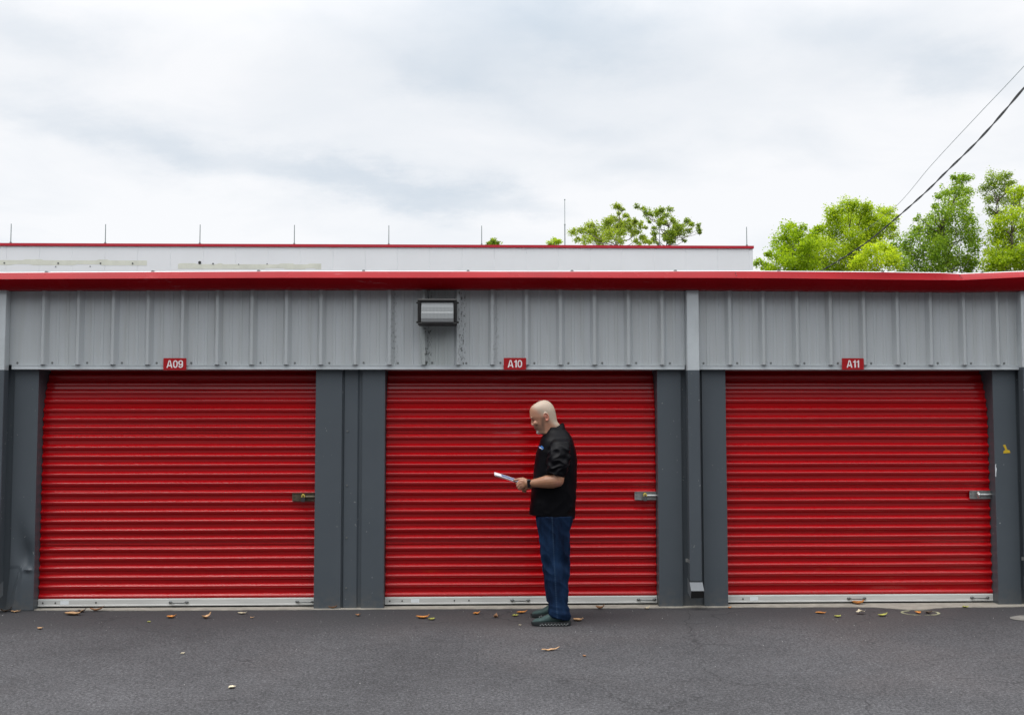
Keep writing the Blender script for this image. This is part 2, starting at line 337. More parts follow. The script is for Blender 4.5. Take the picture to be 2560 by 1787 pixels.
def asphalt_mat():
    m_, t, b = base_mat('asphalt')
    co = N(t, 'ShaderNodeTexCoord'); P = co.outputs['Object']; s_ = N(t, 'ShaderNodeSeparateXYZ'); t.links.new(P, s_.inputs[0])
    def noi(scale, det=3.0, ro=0.6, v=P):
        n = N(t, 'ShaderNodeTexNoise'); setin(n, Scale=scale, Detail=det, Roughness=ro); t.links.new(v, n.inputs['Vector']); return n.outputs['Fac']
    big = ramp_out(t, noi(0.55, 7.0, 0.62), 0.30, 0.72)
    c = mix(t, big, (0.036, 0.0362, 0.0390), (0.070, 0.0700, 0.0745))
    mot = ramp(t, [(0.32, 0.78), (0.5, 1.0), (0.68, 1.22)]); t.links.new(noi(11.0, 6.0, 0.72), mot.inputs[0]); c = mix(t, 1.0, c, mot.outputs[0], 'MULTIPLY')
    # newer, smoother and darker fill laid along the building
    edge = math_(t, 'ADD', s_.outputs[1], math_(t, 'MULTIPLY', math_(t, 'SUBTRACT', noi(0.9, 3.0), 0.5), 0.9))
    fill = N(t, 'ShaderNodeMapRange'); fill.interpolation_type = 'SMOOTHSTEP'; setin(fill, From_Min=-1.25, From_Max=-0.45, To_Min=0.0, To_Max=1.0); t.links.new(edge, fill.inputs['Value'])
    c = mix(t, fill.outputs[0], c, (0.041, 0.0405, 0.0435))
    # reddish dust
    c = mix(t, math_(t, 'MULTIPLY', ramp_out(t, noi(0.45, 2.0), 0.52, 0.72), 0.30), c, (0.088, 0.074, 0.071))
    grain = math_(t, 'ADD', math_(t, 'MULTIPLY', noi(52.0, 4.0, 0.75), 0.6), math_(t, 'MULTIPLY', noi(160.0, 2.0, 0.7), 0.4))
    gamp = math_(t, 'SUBTRACT', 1.0, math_(t, 'MULTIPLY', fill.outputs[0], 0.6))
    g1 = ramp(t, [(0.38, 0.18), (0.5, 0.95), (0.62, 2.4)]); t.links.new(grain, g1.inputs[0])
    c = mix(t, gamp, c, mix(t, 1.0, c, g1.outputs[0], 'MULTIPLY'))
    vo = N(t, 'ShaderNodeTexVoronoi'); setin(vo, Scale=95.0); t.links.new(P, vo.inputs['Vector'])
    sel = math_(t, 'LESS_THAN', vo.outputs['Distance'], 0.30)
    sp2 = N(t, 'ShaderNodeSeparateColor'); t.links.new(vo.outputs['Color'], sp2.inputs[0])
    pick = math_(t, 'MULTIPLY', math_(t, 'GREATER_THAN', sp2.outputs[0], 0.80), math_(t, 'POWER', sp2.outputs[1], 2.5))
    c = mix(t, math_(t, 'MULTIPLY', math_(t, 'MULTIPLY', sel, pick), math_(t, 'MULTIPLY', gamp, 0.7)), c, (0.26, 0.26, 0.26))
    # hair cracks
    wv = N(t, 'ShaderNodeVectorMath', operation='ADD'); nv = N(t, 'ShaderNodeTexNoise'); setin(nv, Scale=2.2, Detail=4.0); t.links.new(P, nv.inputs['Vector'])
    sc_ = N(t, 'ShaderNodeVectorMath', operation='SCALE'); sc_.inputs['Scale'].default_value = 0.5; t.links.new(nv.outputs['Color'], sc_.inputs[0])
    t.links.new(P, wv.inputs[0]); t.links.new(sc_.outputs[0], wv.inputs[1])
    v2 = N(t, 'ShaderNodeTexVoronoi', feature='DISTANCE_TO_EDGE'); setin(v2, Scale=0.85); t.links.new(wv.outputs[0], v2.inputs['Vector'])
    ck = N(t, 'ShaderNodeMapRange'); setin(ck, From_Min=0.002, From_Max=0.007, To_Min=1.0, To_Max=0.0); t.links.new(v2.outputs['Distance'], ck.inputs['Value'])
    ckm = math_(t, 'MULTIPLY', ck.outputs[0], ramp_out(t, noi(0.8, 2.0), 0.46, 0.60))
    c = mix(t, math_(t, 'MULTIPLY', ckm, 0.75), c, (0.025, 0.025, 0.027))
    t.links.new(c, b.inputs['Base Color']); b.inputs['Roughness'].default_value = 0.85; b.inputs['Specular IOR Level'].default_value = 0.35
    h = math_(t, 'SUBTRACT', grain, math_(t, 'MULTIPLY', ckm, 1.5))
    bp = N(t, 'ShaderNodeBump'); setin(bp, Strength=0.5, Distance=0.004); t.links.new(h, bp.inputs['Height']); t.links.new(bp.outputs[0], b.inputs['Normal'])
    return m_
M['asphalt'] = asphalt_mat()
def leaf_mat(name, c1, c2, trans=0.58):
    m_, t, b = base_mat(name)
    g = N(t, 'ShaderNodeNewGeometry'); co = N(t, 'ShaderNodeTexCoord')
    n = N(t, 'ShaderNodeTexNoise'); setin(n, Scale=0.9, Detail=2.0); t.links.new(co.outputs['Object'], n.inputs['Vector'])
    f = math_(t, 'ADD', math_(t, 'MULTIPLY', g.outputs['Random Per Island'], 0.6), math_(t, 'MULTIPLY', math_(t, 'SUBTRACT', n.outputs['Fac'], 0.3), 0.9), clamp=True)
    c = mix(t, f, c1, c2); t.links.new(c, b.inputs['Base Color']); b.inputs['Roughness'].default_value = 0.55; b.inputs['Specular IOR Level'].default_value = 0.15
    tr = N(t, 'ShaderNodeBsdfTranslucent'); t.links.new(mix(t, 1.0, c, (1.6, 1.5, 0.6), 'MULTIPLY'), tr.inputs[0])
    mx = N(t, 'ShaderNodeMixShader'); mx.inputs[0].default_value = trans
    t.links.new(b.outputs[0], mx.inputs[1]); t.links.new(tr.outputs[0], mx.inputs[2]); t.links.new(mx.outputs[0], t.nodes['Material Output'].inputs[0])
    return m_
# ------------------------------------------------------------------ ground
g = MB(); g.add([(-260, -260, 0), (260, -260, 0), (260, 300, 0), (-260, 300, 0)], [(0, 1, 2, 3)])
tag(g.build('ground', M['asphalt']), kind='structure')

# ------------------------------------------------------------------ the row of storage units
W, H = 2.44, 2.109
DX = [-7.0, -3.917, -0.8615, 2.1976, 5.27]         # left edge of each door opening
bld = empty('storage_building', (0, 0, 0), 'low grey storage building with red roller doors and red gutter', 'storage building')
SPX = [-4.2215, 1.8855, 4.9125]                   # downspout centres
XL, XR = -7.4, 8.1
# floor slab, its front edge showing as a pale strip with a ragged asphalt line
def slab_edge():
    key = [(-7.4, .03), (-3.9, .04), (-2.81, -.011), (-1.77, -.017), (-.72, -.016), (.34, -.031), (1.4, -.038), (2.22, -.028), (3.18, -.049), (3.45, -.06), (3.60, -.13), (3.706, -.19), (3.80, -.21), (3.90, -.20), (4.0, -.13), (4.1, -.10), (4.52, -.10), (5.2, -.05), (8.1, -.04)]
    out = []; x = XL
    while x <= XR + 1e-6:
        for (xa, ya), (xb, yb) in zip(key, key[1:]):
            if xa <= x <= xb: y = ya + (yb - ya) * (x - xa) / (xb - xa)
        out.append((x, y - .018 + 0.010 * noise.noise(Vector((x * 9, 0, 0))) + 0.012 * noise.noise(Vector((x * 2.3, 4, 0))))); x += 0.04
    return out
e = slab_edge(); mb = MB()
top = [(x, y, .006) for x, y in e]; bot = [(x, y - .004, -.02) for x, y in e]; bk = [(x, 9.0, .006) for x, y in e]
n = len(e)
mb.add(top + bk, [(i, i + 1, n + i + 1, n + i) for i in range(n - 1)]); mb.add(bot + top, [(i, i + 1, n + i + 1, n + i) for i in range(n - 1)])
mb.build('floor_slab', M['concrete'], bld)
# plain shell behind: side and back walls
mb = MB(); mb.box(XL, XL + .05, .06, 9, .01, 2.93); mb.box(XR - .05, XR, .06, 9, .01, 2.93); mb.box(XL + .05, XR - .05, 8.95, 9, .01, 2.93)
mb.box(XL + .06, XR - .06, .10, .14, H + .16, 2.93)
mb.build('wall', M['trim_grey'], bld)
# ribbed wall above the doors
RIB0, RP = -0.225 + 0.02, 0.3045
def rib_profile(x0, x1, yb=-.03):
    pts = [(x0, yb)]; k0 = math.floor((x0 - RIB0) / RP) - 1
    for k in range(k0, k0 + 80):
        c = RIB0 + k * RP
        seq = [(c - .040, yb), (c - .016, yb - .043), (c + .007, yb - .043), (c + .038, yb)]
        for q in (RP * .36, RP * .64):
            seq += [(c + q - .016, yb), (c + q - .010, yb - .0045), (c + q + .010, yb - .0045), (c + q + .016, yb)]
        if seq[0][0] > x0 and seq[-1][0] < x1: pts += seq
        elif c > x0 and c + .036 < x1 and c - .036 > x0: pts += seq[:4]
    pts.append((x1, yb)); return sorted(pts, key=lambda p: p[0]) if all(a[0] <= b[0] for a, b in zip(pts, pts[1:])) else pts
bays = [(XL, SPX[0] + .035), (SPX[0] + .035, SPX[1]), (SPX[1], SPX[2] + .03), (SPX[2] + .03, XR)]
screw_me = None
for a, b in bays:
    mb = MB(); pr = rib_profile(a, b); mb.extz(pr, 2.149, 2.90); mb.extz([(x, y + .003) for x, y in pr], 2.149, 2.90)
    wp = mb.build('wall_panel', M['wall_grey'], bld, smooth=25)
    k = math.ceil((a - RIB0) / RP)
    while RIB0 + k * RP + .07 < b:
        x = RIB0 + k * RP + .068; k += 1
        if x < a + .02: continue
        if screw_me is None:
            s_ = MB(); s_.disc((0, 0, 0), .0062, -1, 8, .006); s_.disc((0, .001, 0), .0095, -1, 10, .003)
            screw_me = s_.mesh('screw'); screw_me.materials.append(M['screw'])
        o = bpy.data.objects.new('screw', screw_me); col.objects.link(o); o.parent = wp; o.location = (x, -.031, 2.167 + random.Random(k).uniform(-.002, .002))
hx = [(XL, -4.30), (-4.135, SPX[1] - .065), (SPX[1] + .065, 4.862), (4.985, XR)]
for a, b in hx:
    mb = MB(); mb.box(a, b, -.050, .20, H, 2.147); mb.box(a + .001, b - .001, -.054, -.050, H - .0005, H + .007); mb.box(a + .001, b - .001, -.0525, -.050, 2.1405, 2.1475)
    mb.build('header_trim', M['trim_grey'], bld)
    mb = MB(); mb.box(a + .002, b - .002, .201, .50, H + .03, H + .06); mb.build('header_soffit', M['dark_grey'], bld)
# door jambs: a wide face with a return into the opening
def jamb(x0, x1, ret_right, dent=False):
    mb = MB()
    if not dent:
        if ret_right: mb.extz([(x0, .035), (x0, 0), (x1 - .003, 0), (x1, .003), (x1, .42)], .004, H - .002)
        else: mb.extz([(x0, .42), (x0, .003), (x0 + .003, 0), (x1, 0), (x1, .035)], .004, H - .002)
    else:
        nx, nz = 28, 150; vs = []; fs = []
        def dz(u, z):
            zf = .36 - .10 * (1 - u) * 0 
            d = 0
            # crush: dark hollow above, fold line, flap standing proud below
            d += .050 * math.exp(-((u - .62) / .30) ** 2 - ((z - .47) / .13) ** 2) + .024 * math.exp(-((u - .35) / .30) ** 2 - ((z - .62) / .17) ** 2)
            d -= .026 * math.exp(-((u - .72) / .20) ** 2 - ((z - .355) / .020) ** 2)
            tri = max(0, min(1, (.36 - z) / .36)); c = .42 - .10 * tri; h = .05 + .24 * tri
            if z < .37: d -= .040 * max(0, 1 - abs(u - c) / h) * (0.5 + .5 * tri) - .006
            return d
        for j in range(nz + 1):
            z = .004 + (H - .006) * j / nz
            bow = -.035 * max(0, (.42 - z) / .42) ** 1.3
            for i in range(nx + 1):
                u = i / nx; vs.append((x0 + bow * (1 - u) + (x1 - x0) * u, dz(u, z) if 0 < u else .0 + dz(0, z), z))
            vs.append((x1 + .001, .42, z))
        n_ = nx + 2
        for j in range(nz):
            for i in range(nx + 1): fs.append((j * n_ + i, j * n_ + i + 1, (j + 1) * n_ + i + 1, (j + 1) * n_ + i))
        mb.add(vs, fs)
    o = mb.build('door_jamb', M['dark_grey'], bld, smooth=30 if dent else None)
    if dent: o['label'] = 'dented and crumpled dark grey door jamb'
    return o
J = [(DX[0] - .215, DX[0], 1), (DX[0] + W, DX[1] - .40, 0), (-4.125, DX[1], 1), (DX[1] + W, -1.243, 0), (-1.062, DX[2], 1), (DX[2] + W, 1.792, 0), (1.983, DX[3], 1), (DX[3] + W, 4.846, 0), (5.055, DX[4], 1), (DX[4] + W, DX[4] + W + .21, 0)]
jo = [jamb(a, b, r, dent=(k == 2)) for k, (a, b, r) in enumerate(J)]
# torn yellow sticker and chipped paint on the last jamb in view
mb = MB(); mb.loft([[(4.716 + a, y, 1.398 + b) for a, b in ((0, .03), (.022, .034), (.040, -.012), (.062, -.018), (.066, -.040), (.002, -.046), (.004, -.022), (.022, -.014))] for y in (-.0005, -.002)])
mb.build('torn_sticker', M['yellow'], jo[7])
mb = MB(); mb.loft([[(4.640 + a, y, 1.205 + b) for a, b in ((0, .05), (.010, .052), (.006, .03), (.014, .01), (.008, -.02), (.006, -.06), (0, -.062))] for y in (-.0005, -.0015)])
mb.build('paint_chip', M['sticker'], jo[7])
# recessed piers between the jambs
for k, (a, b) in enumerate([(XL + .05, J[0][0]), (J[1][1], J[2][0]), (J[3][1], J[4][0]), (J[5][1], J[6][0]), (J[7][1], J[8][0]), (J[9][1], XR - .05)]):
    mb = MB()
    a -= .02; b += .02
    if k == 2: mb.extz([(a, .032), (a + .03, .032), (a + .042, .020), (b - .065, .020), (b - .05, .034), (b, .034)], .003, H + .06)
    else: mb.extz([(a, .034), (b, .034)], .003, H + .06)
    pw = mb.build('pier_panel', M['dark_grey'], bld)
    if k == 2:
        for z in (1.56, 1.08, .62, .18):
            o = bpy.data.objects.new('screw', screw_me); col.objects.link(o); o.parent = pw; o.location = (-1.196, .019, z)
# roller doors
ribs = [.114, .2, .281, .362, .443, .525, .615, .692, .774, .856, .94, 1.023, 1.107, 1.188, 1.27, 1.35, 1.43, 1.517, 1.604, 1.682, 1.765, 1.846, 1.926, 2.0, 2.075, 2.15]
def curtain_profile():
    pr = [(.121, .082)]
    for k, z in enumerate(ribs):
        def P(y, dz): pr.append((.118 + y, z + dz))
        P(-.001, -.0400); P(-.0035, -.0370); P(-.0110, -.0318); P(-.0165, -.0245); P(-.0196, -.0165); P(-.0208, -.0095); P(-.0207, -.0064); P(-.0196, -.0044); P(-.0182, -.0030); P(.0025, .0150); P(.003, .0156)
        if k in (5, 11, 17): # sheet seam
            zz = z + .028; pr.extend([(.118, zz), (.113, zz + .002), (.112, zz + .006), (.115, zz + .0085), (.119, zz + .010)])
    out = []
    for y, z in pr:
        s = max(0, z - 1.66); out.append((y + s * s / 1.5, z))
    return out
cp = curtain_profile()
mb = MB(); NXC = 24
for i in range(NXC):
    mb.extx(cp, .004 + (W - .008) * i / NXC, .004 + (W - .008) * (i + 1) / NXC)
cme = mb.mesh('roller_door'); cme.materials.append(M['door_red'])
bm = bmesh.new(); bm.from_mesh(cme); bmesh.ops.remove_doubles(bm, verts=bm.verts, dist=1e-5); bmesh.ops.recalc_face_normals(bm, faces=bm.faces)
for v in bm.verts:   # slight warping of the sheet
    v.co.y += .0022 * noise.noise(Vector((v.co.x * 2.1, v.co.z * 1.3, 2))); v.co.z += .0016 * noise.noise(Vector((v.co.x * 1.1, 7, math.floor(v.co.z / .082) * .37)))
bm.to_mesh(cme); bm.free()
for p in cme.polygons: p.use_smooth = True
cme.set_sharp_from_angle(angle=R(30))
def handle_mesh():
    mb = MB(); 
    for sx in (-.072, .072):
        mb.ball((sx, -.003, 0), (.017, .006, .013), 12, 6); mb.disc((sx, -.006, 0), .006, -1, 8, .006)
    mb.tube([(-.066, -.004, 0), (-.052, -.020, -.001), (-.046, -.024, -.003), (.046, -.024, -.003), (.052, -.020, -.001), (.066, -.004, 0)], .0052, 8)
    me = mb.mesh('handle'); me.materials.append(M['dark_zinc'])
    for p in me.polygons: p.use_smooth = True
    return me
hme = handle_mesh()
mb = MB(); mb.extx([(.122, .021), (.094, .021), (.094, .030), (.097, .034), (.097, .076), (.101, .085), (.122, .085)], .003, W - .003)
bme = mb.mesh('bottom_bar'); bme.materials.append(M['bar_metal'])
mb = MB(); mb.extx([(.108, .0065), (.108, .0205), (.118, .0205), (.118, .0065)], .004, W - .004, True, True); sme = mb.mesh('rubber_seal'); sme.materials.append(M['rubber'])
def latch_mesh(m0):
    mb = MB(); mb.box(-.098, .098, 0, .004, -.036, .036); mb.box(-.098, .098, -.007, .0, .030, .036); mb.box(-.098, .098, -.009, .0, -.036, -.029)
    mb.tube([(-.012, -.012, .002), (.103, -.012, .002)], .011, 8); mb.box(-.03, .095, -.014, -.004, -.010, .012)
    for x in (-.082, .080): mb.disc((x, .001, .002), .008, -1, 8, .006)
    me = mb.mesh('latch'); me.materials.append(m0); return me
lat_n = latch_mesh(M['zinc']); lat_o = latch_mesh(M['old_zinc'])
def put(me, name, parent, loc, label=None):
    o = bpy.data.objects.new(name, me); col.objects.link(o); o.parent = parent; o.location = loc
    if label: o['label'] = label
    return o
stick = MB(); stick.box(-.037, .037, -.0012, 0, -.016, .016); stme = stick.mesh('sticker'); stme.materials.append(M['sticker'])
bolt = MB(); bolt.disc((0, 0, 0), .007, -1, 10, .004); bome = bolt.mesh('bolt'); bome.materials.append(M['hole'])
doors = []
HND = {1: (1.236, 2.352), 2: (1.208, 2.342), 3: (1.187, 2.313), 0: (1.2, 2.34), 4: (1.2, 2.34)}
for k, x in enumerate(DX):
    d = bpy.data.objects.new('roller_door', cme); col.objects.link(d); d.parent = bld; d.location = (x, 0, 0); doors.append(d)
    put(bme, 'bottom_bar', d, (0, 0, 0)); put(sme, 'rubber_seal', d, (0, 0, 0))
    for hx_ in HND[k]: put(hme, 'handle', d, (hx_, .0965, .051))
    put(stme, 'sticker', d, ({1: .235, 2: .27, 3: .255}.get(k, .25), .0965, .053))
    for bx in ((.045, .155, .51) if k == 1 else (.045, .155, .62, .75) if k == 2 else (.155,)): put(bome, 'bolt', d, (bx, .0965, .052))
    put(lat_o if k == 1 else lat_n, 'latch', d, (W - .10 - (.015 if k == 1 else .0), .088, .975 if k == 1 else .976), 'dark stained slide latch' if k == 1 else None)
# roof and gutter
mb = MB(); mb.extx([(-.150, 2.930), (-.150, 2.940), (4.5, 3.06), (9.1, 2.98), (9.1, 2.965), (4.5, 3.04)], XL, XR, True, True)
rf = mb.build('roof', M['roof'], bld)
def lerp_tab(tab, x):
    if x <= tab[0][0]: return tab[0][1:]
    for a, b in zip(tab, tab[1:]):
        if a[0] <= x <= b[0]:
            t = (x - a[0]) / (b[0] - a[0]); return tuple(p + (q - p) * t for p, q in zip(a[1:], b[1:]))
    return tab[-1][1:]
GT = [  # x, lip z, lip y, nose z, bottom z
    (XL, 2.950, -.170, 2.880, 2.800), (-4.19, 2.945, -.168, 2.878, 2.799), (-3.67, 2.950, -.168, 2.882, 2.803), (-1.77, 2.966, -.165, 2.897, 2.813), (-.5, 2.968, -.172, 2.901, 2.818), (.34, 2.971, -.162, 2.905, 2.822), (1.3, 2.974, -.165, 2.905, 2.820), (2.262, 2.979, -.168, 2.907, 2.817), (2.27, 2.977, -.178, 2.906, 2.816),
    (2.65, 2.976, -.185, 2.906, 2.815), (3.2, 2.970, -.205, 2.901, 2.813), (3.6, 2.966, -.222, 2.897, 2.811), (4.1, 2.961, -.218, 2.894, 2.809), (4.278, 2.958, -.185, 2.893, 2.807), (4.284, 2.960, -.166, 2.894, 2.807), (4.855, 2.984, -.163, 2.924, 2.818), (5.6, 2.99, -.165, 2.93, 2.82), (XR, 2.97, -.168, 2.90, 2.815)]
xs = sorted(set([XL + i * .13 for i in range(int((XR - XL) / .13))] + [XR] + [q[0] for q in GT])); rings = []
for x in xs:
    lz, ly, nz_, bz = lerp_tab(GT, x); wv_ = .003 * noise.noise(Vector((x * 1.3, 5, 1)))
    rings.append([(x, -.02, lz - .02), (x, ly + .014, lz - .012), (x, ly + .012, lz), (x, ly, lz), (x, -.246 + wv_, nz_ + .006), (x, -.252 + wv_, nz_), (x, -.249 + wv_, nz_ - .006), (x, -.172, bz), (x, -.168, bz - .002), (x, -.034, bz - .002)])
mb = MB(); mb.loft(rings, caps=False, closed=False)
gut = mb.build('gutter', M['gutter_red'], bld, smooth=28)
mb = MB(); mb.loft([[(x, lerp_tab(GT, x)[1] + .016, lerp_tab(GT, x)[0] - .012), (x, lerp_tab(GT, x)[1] + .016, lerp_tab(GT, x)[0] + .003), (x, lerp_tab(GT, x)[1] + .052, lerp_tab(GT, x)[0] + .012), (x, .02, lerp_tab(GT, x)[0] + .006), (x, .02, lerp_tab(GT, x)[0] - .012)] for x in xs], caps=True)
mb.build('drip_edge', M['roof'], rf)
rb = MB(); rb.loft([[(-.016, 0, -.006), (.016, 0, -.006), (.009, 0, .011), (-.009, 0, .011)], [(-.016, .12, .0), (.016, .12, .0), (.009, .12, .016), (-.009, .12, .016)]]); rbm = rb.mesh('roof_rib'); rbm.materials.append(M['screw'])
for k in range(17):
    x = -7.52 + .925 * k
    if XL < x < XR: lz, ly, nz_, bz = lerp_tab(GT, x); put(rbm, 'roof_rib', rf, (x, ly + .028, lz + .007))
rv = MB(); rv.ball((0, 0, 0), .007, 8, 5); rme = rv.mesh('rivet'); rme.materials.append(M['hole'])
for x, zz in ((2.255, 2.955), (2.255, 2.930), (4.268, 2.940), (4.268, 2.915)):
    lz, ly, nz_, bz = lerp_tab(GT, x); f_ = (zz - nz_) / (lz - nz_); put(rme, 'rivet', gut, (x, -.247 + (ly + .247) * f_ - .001, zz))
M['elbow'] = mat('grey elbow paint', (.16, .175, .19), .35, var=.08)
# downspouts: pale above the header line, dark below, kick-out at the foot
for cx in SPX:
    hw = .054
    prof = [(cx - hw, -.035), (cx - hw, -.115), (cx - hw + .004, -.12), (cx + hw - .004, -.12), (cx + hw, -.115), (cx + hw, -.035)]
    zs = 2.100 if cx < 4 else 2.128
    mb = MB(); mb.extz(prof, zs, 2.812, True, True); up_ = mb.build('downspout', M['trim_grey'], bld); up_['label'] = 'square downspout, pale grey above and dark grey below'
    mb = MB(); mb.extz([(a, b) for a, b in prof], .245, zs - .0005, True, True); mb.build('lower_pipe', M['dark_grey'], up_)
    # elbow
    mb = MB(); h2 = hw + .003
    E4 = [((-.032, .262), (-.1235, .240)), ((-.032, .14), (-.1235, .232)), ((-.168, .102), (-.192, .170))]
    mb.loft([[(cx - h2, a[0], a[1]), (cx + h2, a[0], a[1]), (cx + h2, b[0], b[1]), (cx - h2, b[0], b[1])] for a, b in E4], caps=False)
    mb.build('elbow', M['elbow'], up_)
    mb = MB(); q_ = h2 - .002
    mb.loft([[(cx - q_, -.1675, .1035), (cx + q_, -.1675, .1035), (cx + q_, -.1905, .1685), (cx - q_, -.1905, .1685)], [(cx - q_, -.10, .135), (cx + q_, -.10, .135), (cx + q_, -.11, .200), (cx - q_, -.11, .200)]])
    mb.build('outlet', M['rubber'], up_)
    mb = MB(); mb.box(cx - hw - .018, cx - hw, -.036, -.030, .40, .43); mb.box(cx - hw - .002, cx - hw, -.12, -.036, .40, .43); mb.build('strap', M['zinc'], up_)

# ------------------------------------------------------------------ unit number signs
def sign(txt, x0, x1, z0, z1):
    cx, cz = (x0 + x1) / 2, (z0 + z1) / 2
    mb = MB(); hw, hh, r_ = (x1 - x0) / 2, (z1 - z0) / 2, .006; out = []
    for sx, sz, a0 in ((1, 1, 0), (-1, 1, 90), (-1, -1, 180), (1, -1, 270)):
        for q in range(4):
            t = R(a0 + 30 * q); out.append((sx * (hw - r_) + r_ * math.cos(t), sz * (hh - r_) + r_ * math.sin(t)))
    mb.loft([[(a, y, b) for a, b in out] for y in (0, -.005)])
    o = mb.build('number_sign', M['sign_red'], None, (cx, -.0750, cz))
    tag(o, 'small red sign reading %s above the %s' % (txt, {'A09': 'leftmost roller door in full view', 'A10': 'door behind the man', 'A11': 'door right of the downspout'}[txt]), 'sign', 'unit number signs on the header')
    # heavy condensed grotesque figures drawn as flat strokes, 66 mm tall
    mb = MB(); st_ = .0105; hgt = .066; lay = [0]
    def poly(pts):
        lay[0] += 1; y0, y1 = -.0045, -.0056 - .00035 * lay[0]; mb.loft([[(a, y, b) for a, b in pts] for y in (y0, y1)])
    def ring(cx_, cz_, rx_, rz_, a0=0, a1=360, n_=36, ex=.85):
        o_ = []; i_ = []
        for k in range(n_ + 1):
            t = R(a0 + (a1 - a0) * k / n_); c_, s_ = math.cos(t), math.sin(t); c_ = math.copysign(abs(c_) ** ex, c_); s_ = math.copysign(abs(s_) ** ex, s_)
            o_.append((cx_ + rx_ * c_, cz_ + rz_ * s_)); i_.append((cx_ + (rx_ - st_) * c_, cz_ + (rz_ - st_ * .92) * s_))
        lay[0] += 1; y0, y1 = -.0045, -.0056 - .00035 * lay[0]
        mb.loft([[(a[0], y0, a[1]), (a[0], y1, a[1]), (b_[0], y1, b_[1]), (b_[0], y0, b_[1])] for a, b_ in zip(o_, i_)], caps=True)
    wid = {'A': .052, '0': .041, '9': .041, '1': .026}; gap = .005
    tot = sum(wid[c] for c in txt) + gap * (len(txt) - 1); xc_ = -tot / 2
    for c in txt:
        w_ = wid[c]; x0_ = xc_; z0_ = -hgt / 2
        if c == 'A':
            poly([(x0_, z0_), (x0_ + .0115, z0_), (x0_ + w_ / 2 + .001, z0_ + hgt), (x0_ + w_ / 2 - .0075, z0_ + hgt)]); poly([(x0_ + w_, z0_), (x0_ + w_ / 2 + .0075, z0_ + hgt), (x0_ + w_ / 2 - .001, z0_ + hgt), (x0_ + w_ - .0115, z0_)])
            poly([(x0_ + .010, z0_ + .014), (x0_ + w_ - .010, z0_ + .014), (x0_ + w_ - .013, z0_ + .0235), (x0_ + .013, z0_ + .0235)])
        elif c == '0': ring(x0_ + w_ / 2, 0, w_ / 2, hgt / 2)
        elif c == '9':
            ring(x0_ + w_ / 2, .0115, w_ / 2, hgt / 2 - .0115); ring(x0_ + w_ / 2, -.0115 + .001, w_ / 2, hgt / 2 - .0105, -165, 0, 24)
            poly([(x0_ + w_ - st_, -.012), (x0_ + w_, -.012), (x0_ + w_, .012), (x0_ + w_ - st_, .012)])
        else:
            poly([(x0_ + .013, z0_), (x0_ + .0245, z0_), (x0_ + .0245, z0_ + hgt), (x0_ + .0155, z0_ + hgt), (x0_ + .013, z0_ + hgt - .006)]); poly([(x0_ + .001, z0_ + hgt - .020), (x0_ + .0135, z0_ + hgt - .017), (x0_ + .0185, z0_ + hgt), (x0_ + .014, z0_ + hgt), (x0_ + .010, z0_ + hgt - .009), (x0_ + .001, z0_ + hgt - .0115)])
        xc_ += w_ + gap
    mb.build('lettering', M['white_paint'], o)
sign('A09', -2.804, -2.603, 2.101, 2.206); sign('A10', .196, .396, 2.105, 2.210); sign('A11', 3.234, 3.432, 2.106, 2.209)

# ------------------------------------------------------------------ wall lamp
lamp = empty('wall_lamp', (-.388, -.06, 2.497), 'dark bronze box floodlight on the ribbed wall above the middle of the row', 'wall lamp')
lw, lh = .172, .212
mb = MB(); mb.extx([(.0, .0), (-.10, -.012), (-.10, .0), (-.12, lh + .004), (-.06, lh + .012), (.0, lh)], -lw + .006, lw - .006, True, True); mb.build('housing', M['bronze'], lamp, bevel=.006)
mb = MB()
mb.tube([(-lw, -.175, lh - .004), (lw, -.175, lh - .004)], .013, 10)
mb.tube([(-lw + .002, -.150, .006), (lw - .002, -.150, .006)], .013, 10)
for s_ in (-1, 1):
    mb.loft([[(s_ * (lw - .013) + a, y, z) for a, y in ((-.013, y0), (.013, y0), (.013, -.09), (-.013, -.09))] for z, y0 in ((.004, -.160), (lh - .004, -.185))])
mb.box(-lw, lw, -.17, -.085, lh - .010, lh + .006); mb.box(-lw, lw, -.15, -.085, -.006, .010)
mb.build('frame', M['bronze'], lamp, bevel=.003)
lm, t_, b_ = base_mat('prismatic lamp glass')
b_.inputs['Base Color'].default_value = (.36, .38, .385, 1); b_.inputs['Roughness'].default_value = .28
co_ = N(t_, 'ShaderNodeTexCoord'); wv2 = N(t_, 'ShaderNodeTexWave', bands_direction='X'); setin(wv2, Scale=26.0); t_.links.new(co_.outputs['Object'], wv2.inputs['Vector'])
bp_ = N(t_, 'ShaderNodeBump'); setin(bp_, Strength=.25, Distance=.01); t_.links.new(wv2.outputs['Fac'], bp_.inputs['Height']); t_.links.new(bp_.outputs[0], b_.inputs['Normal'])
mb = MB(); mb.extx([(-.11, .014), (-.165, .018), (-.178, .05), (-.180, .100), (-.176, .105), (-.175, .15), (-.165, lh - .018), (-.11, lh - .014)], -lw + .03, lw - .03, True, True); mb.build('lens', lm, lamp, bevel=.004)
mb = MB()
mb.ball((0, 0, 0), .010, 8, 6); hg = mb.mesh('hinge'); hg.materials.append(M['bronze'])
for hxx in (-lw - .006, lw + .007):
    for z in (.02, lh - .02): put(hg, 'hinge', lamp, (hxx, -.125, z))

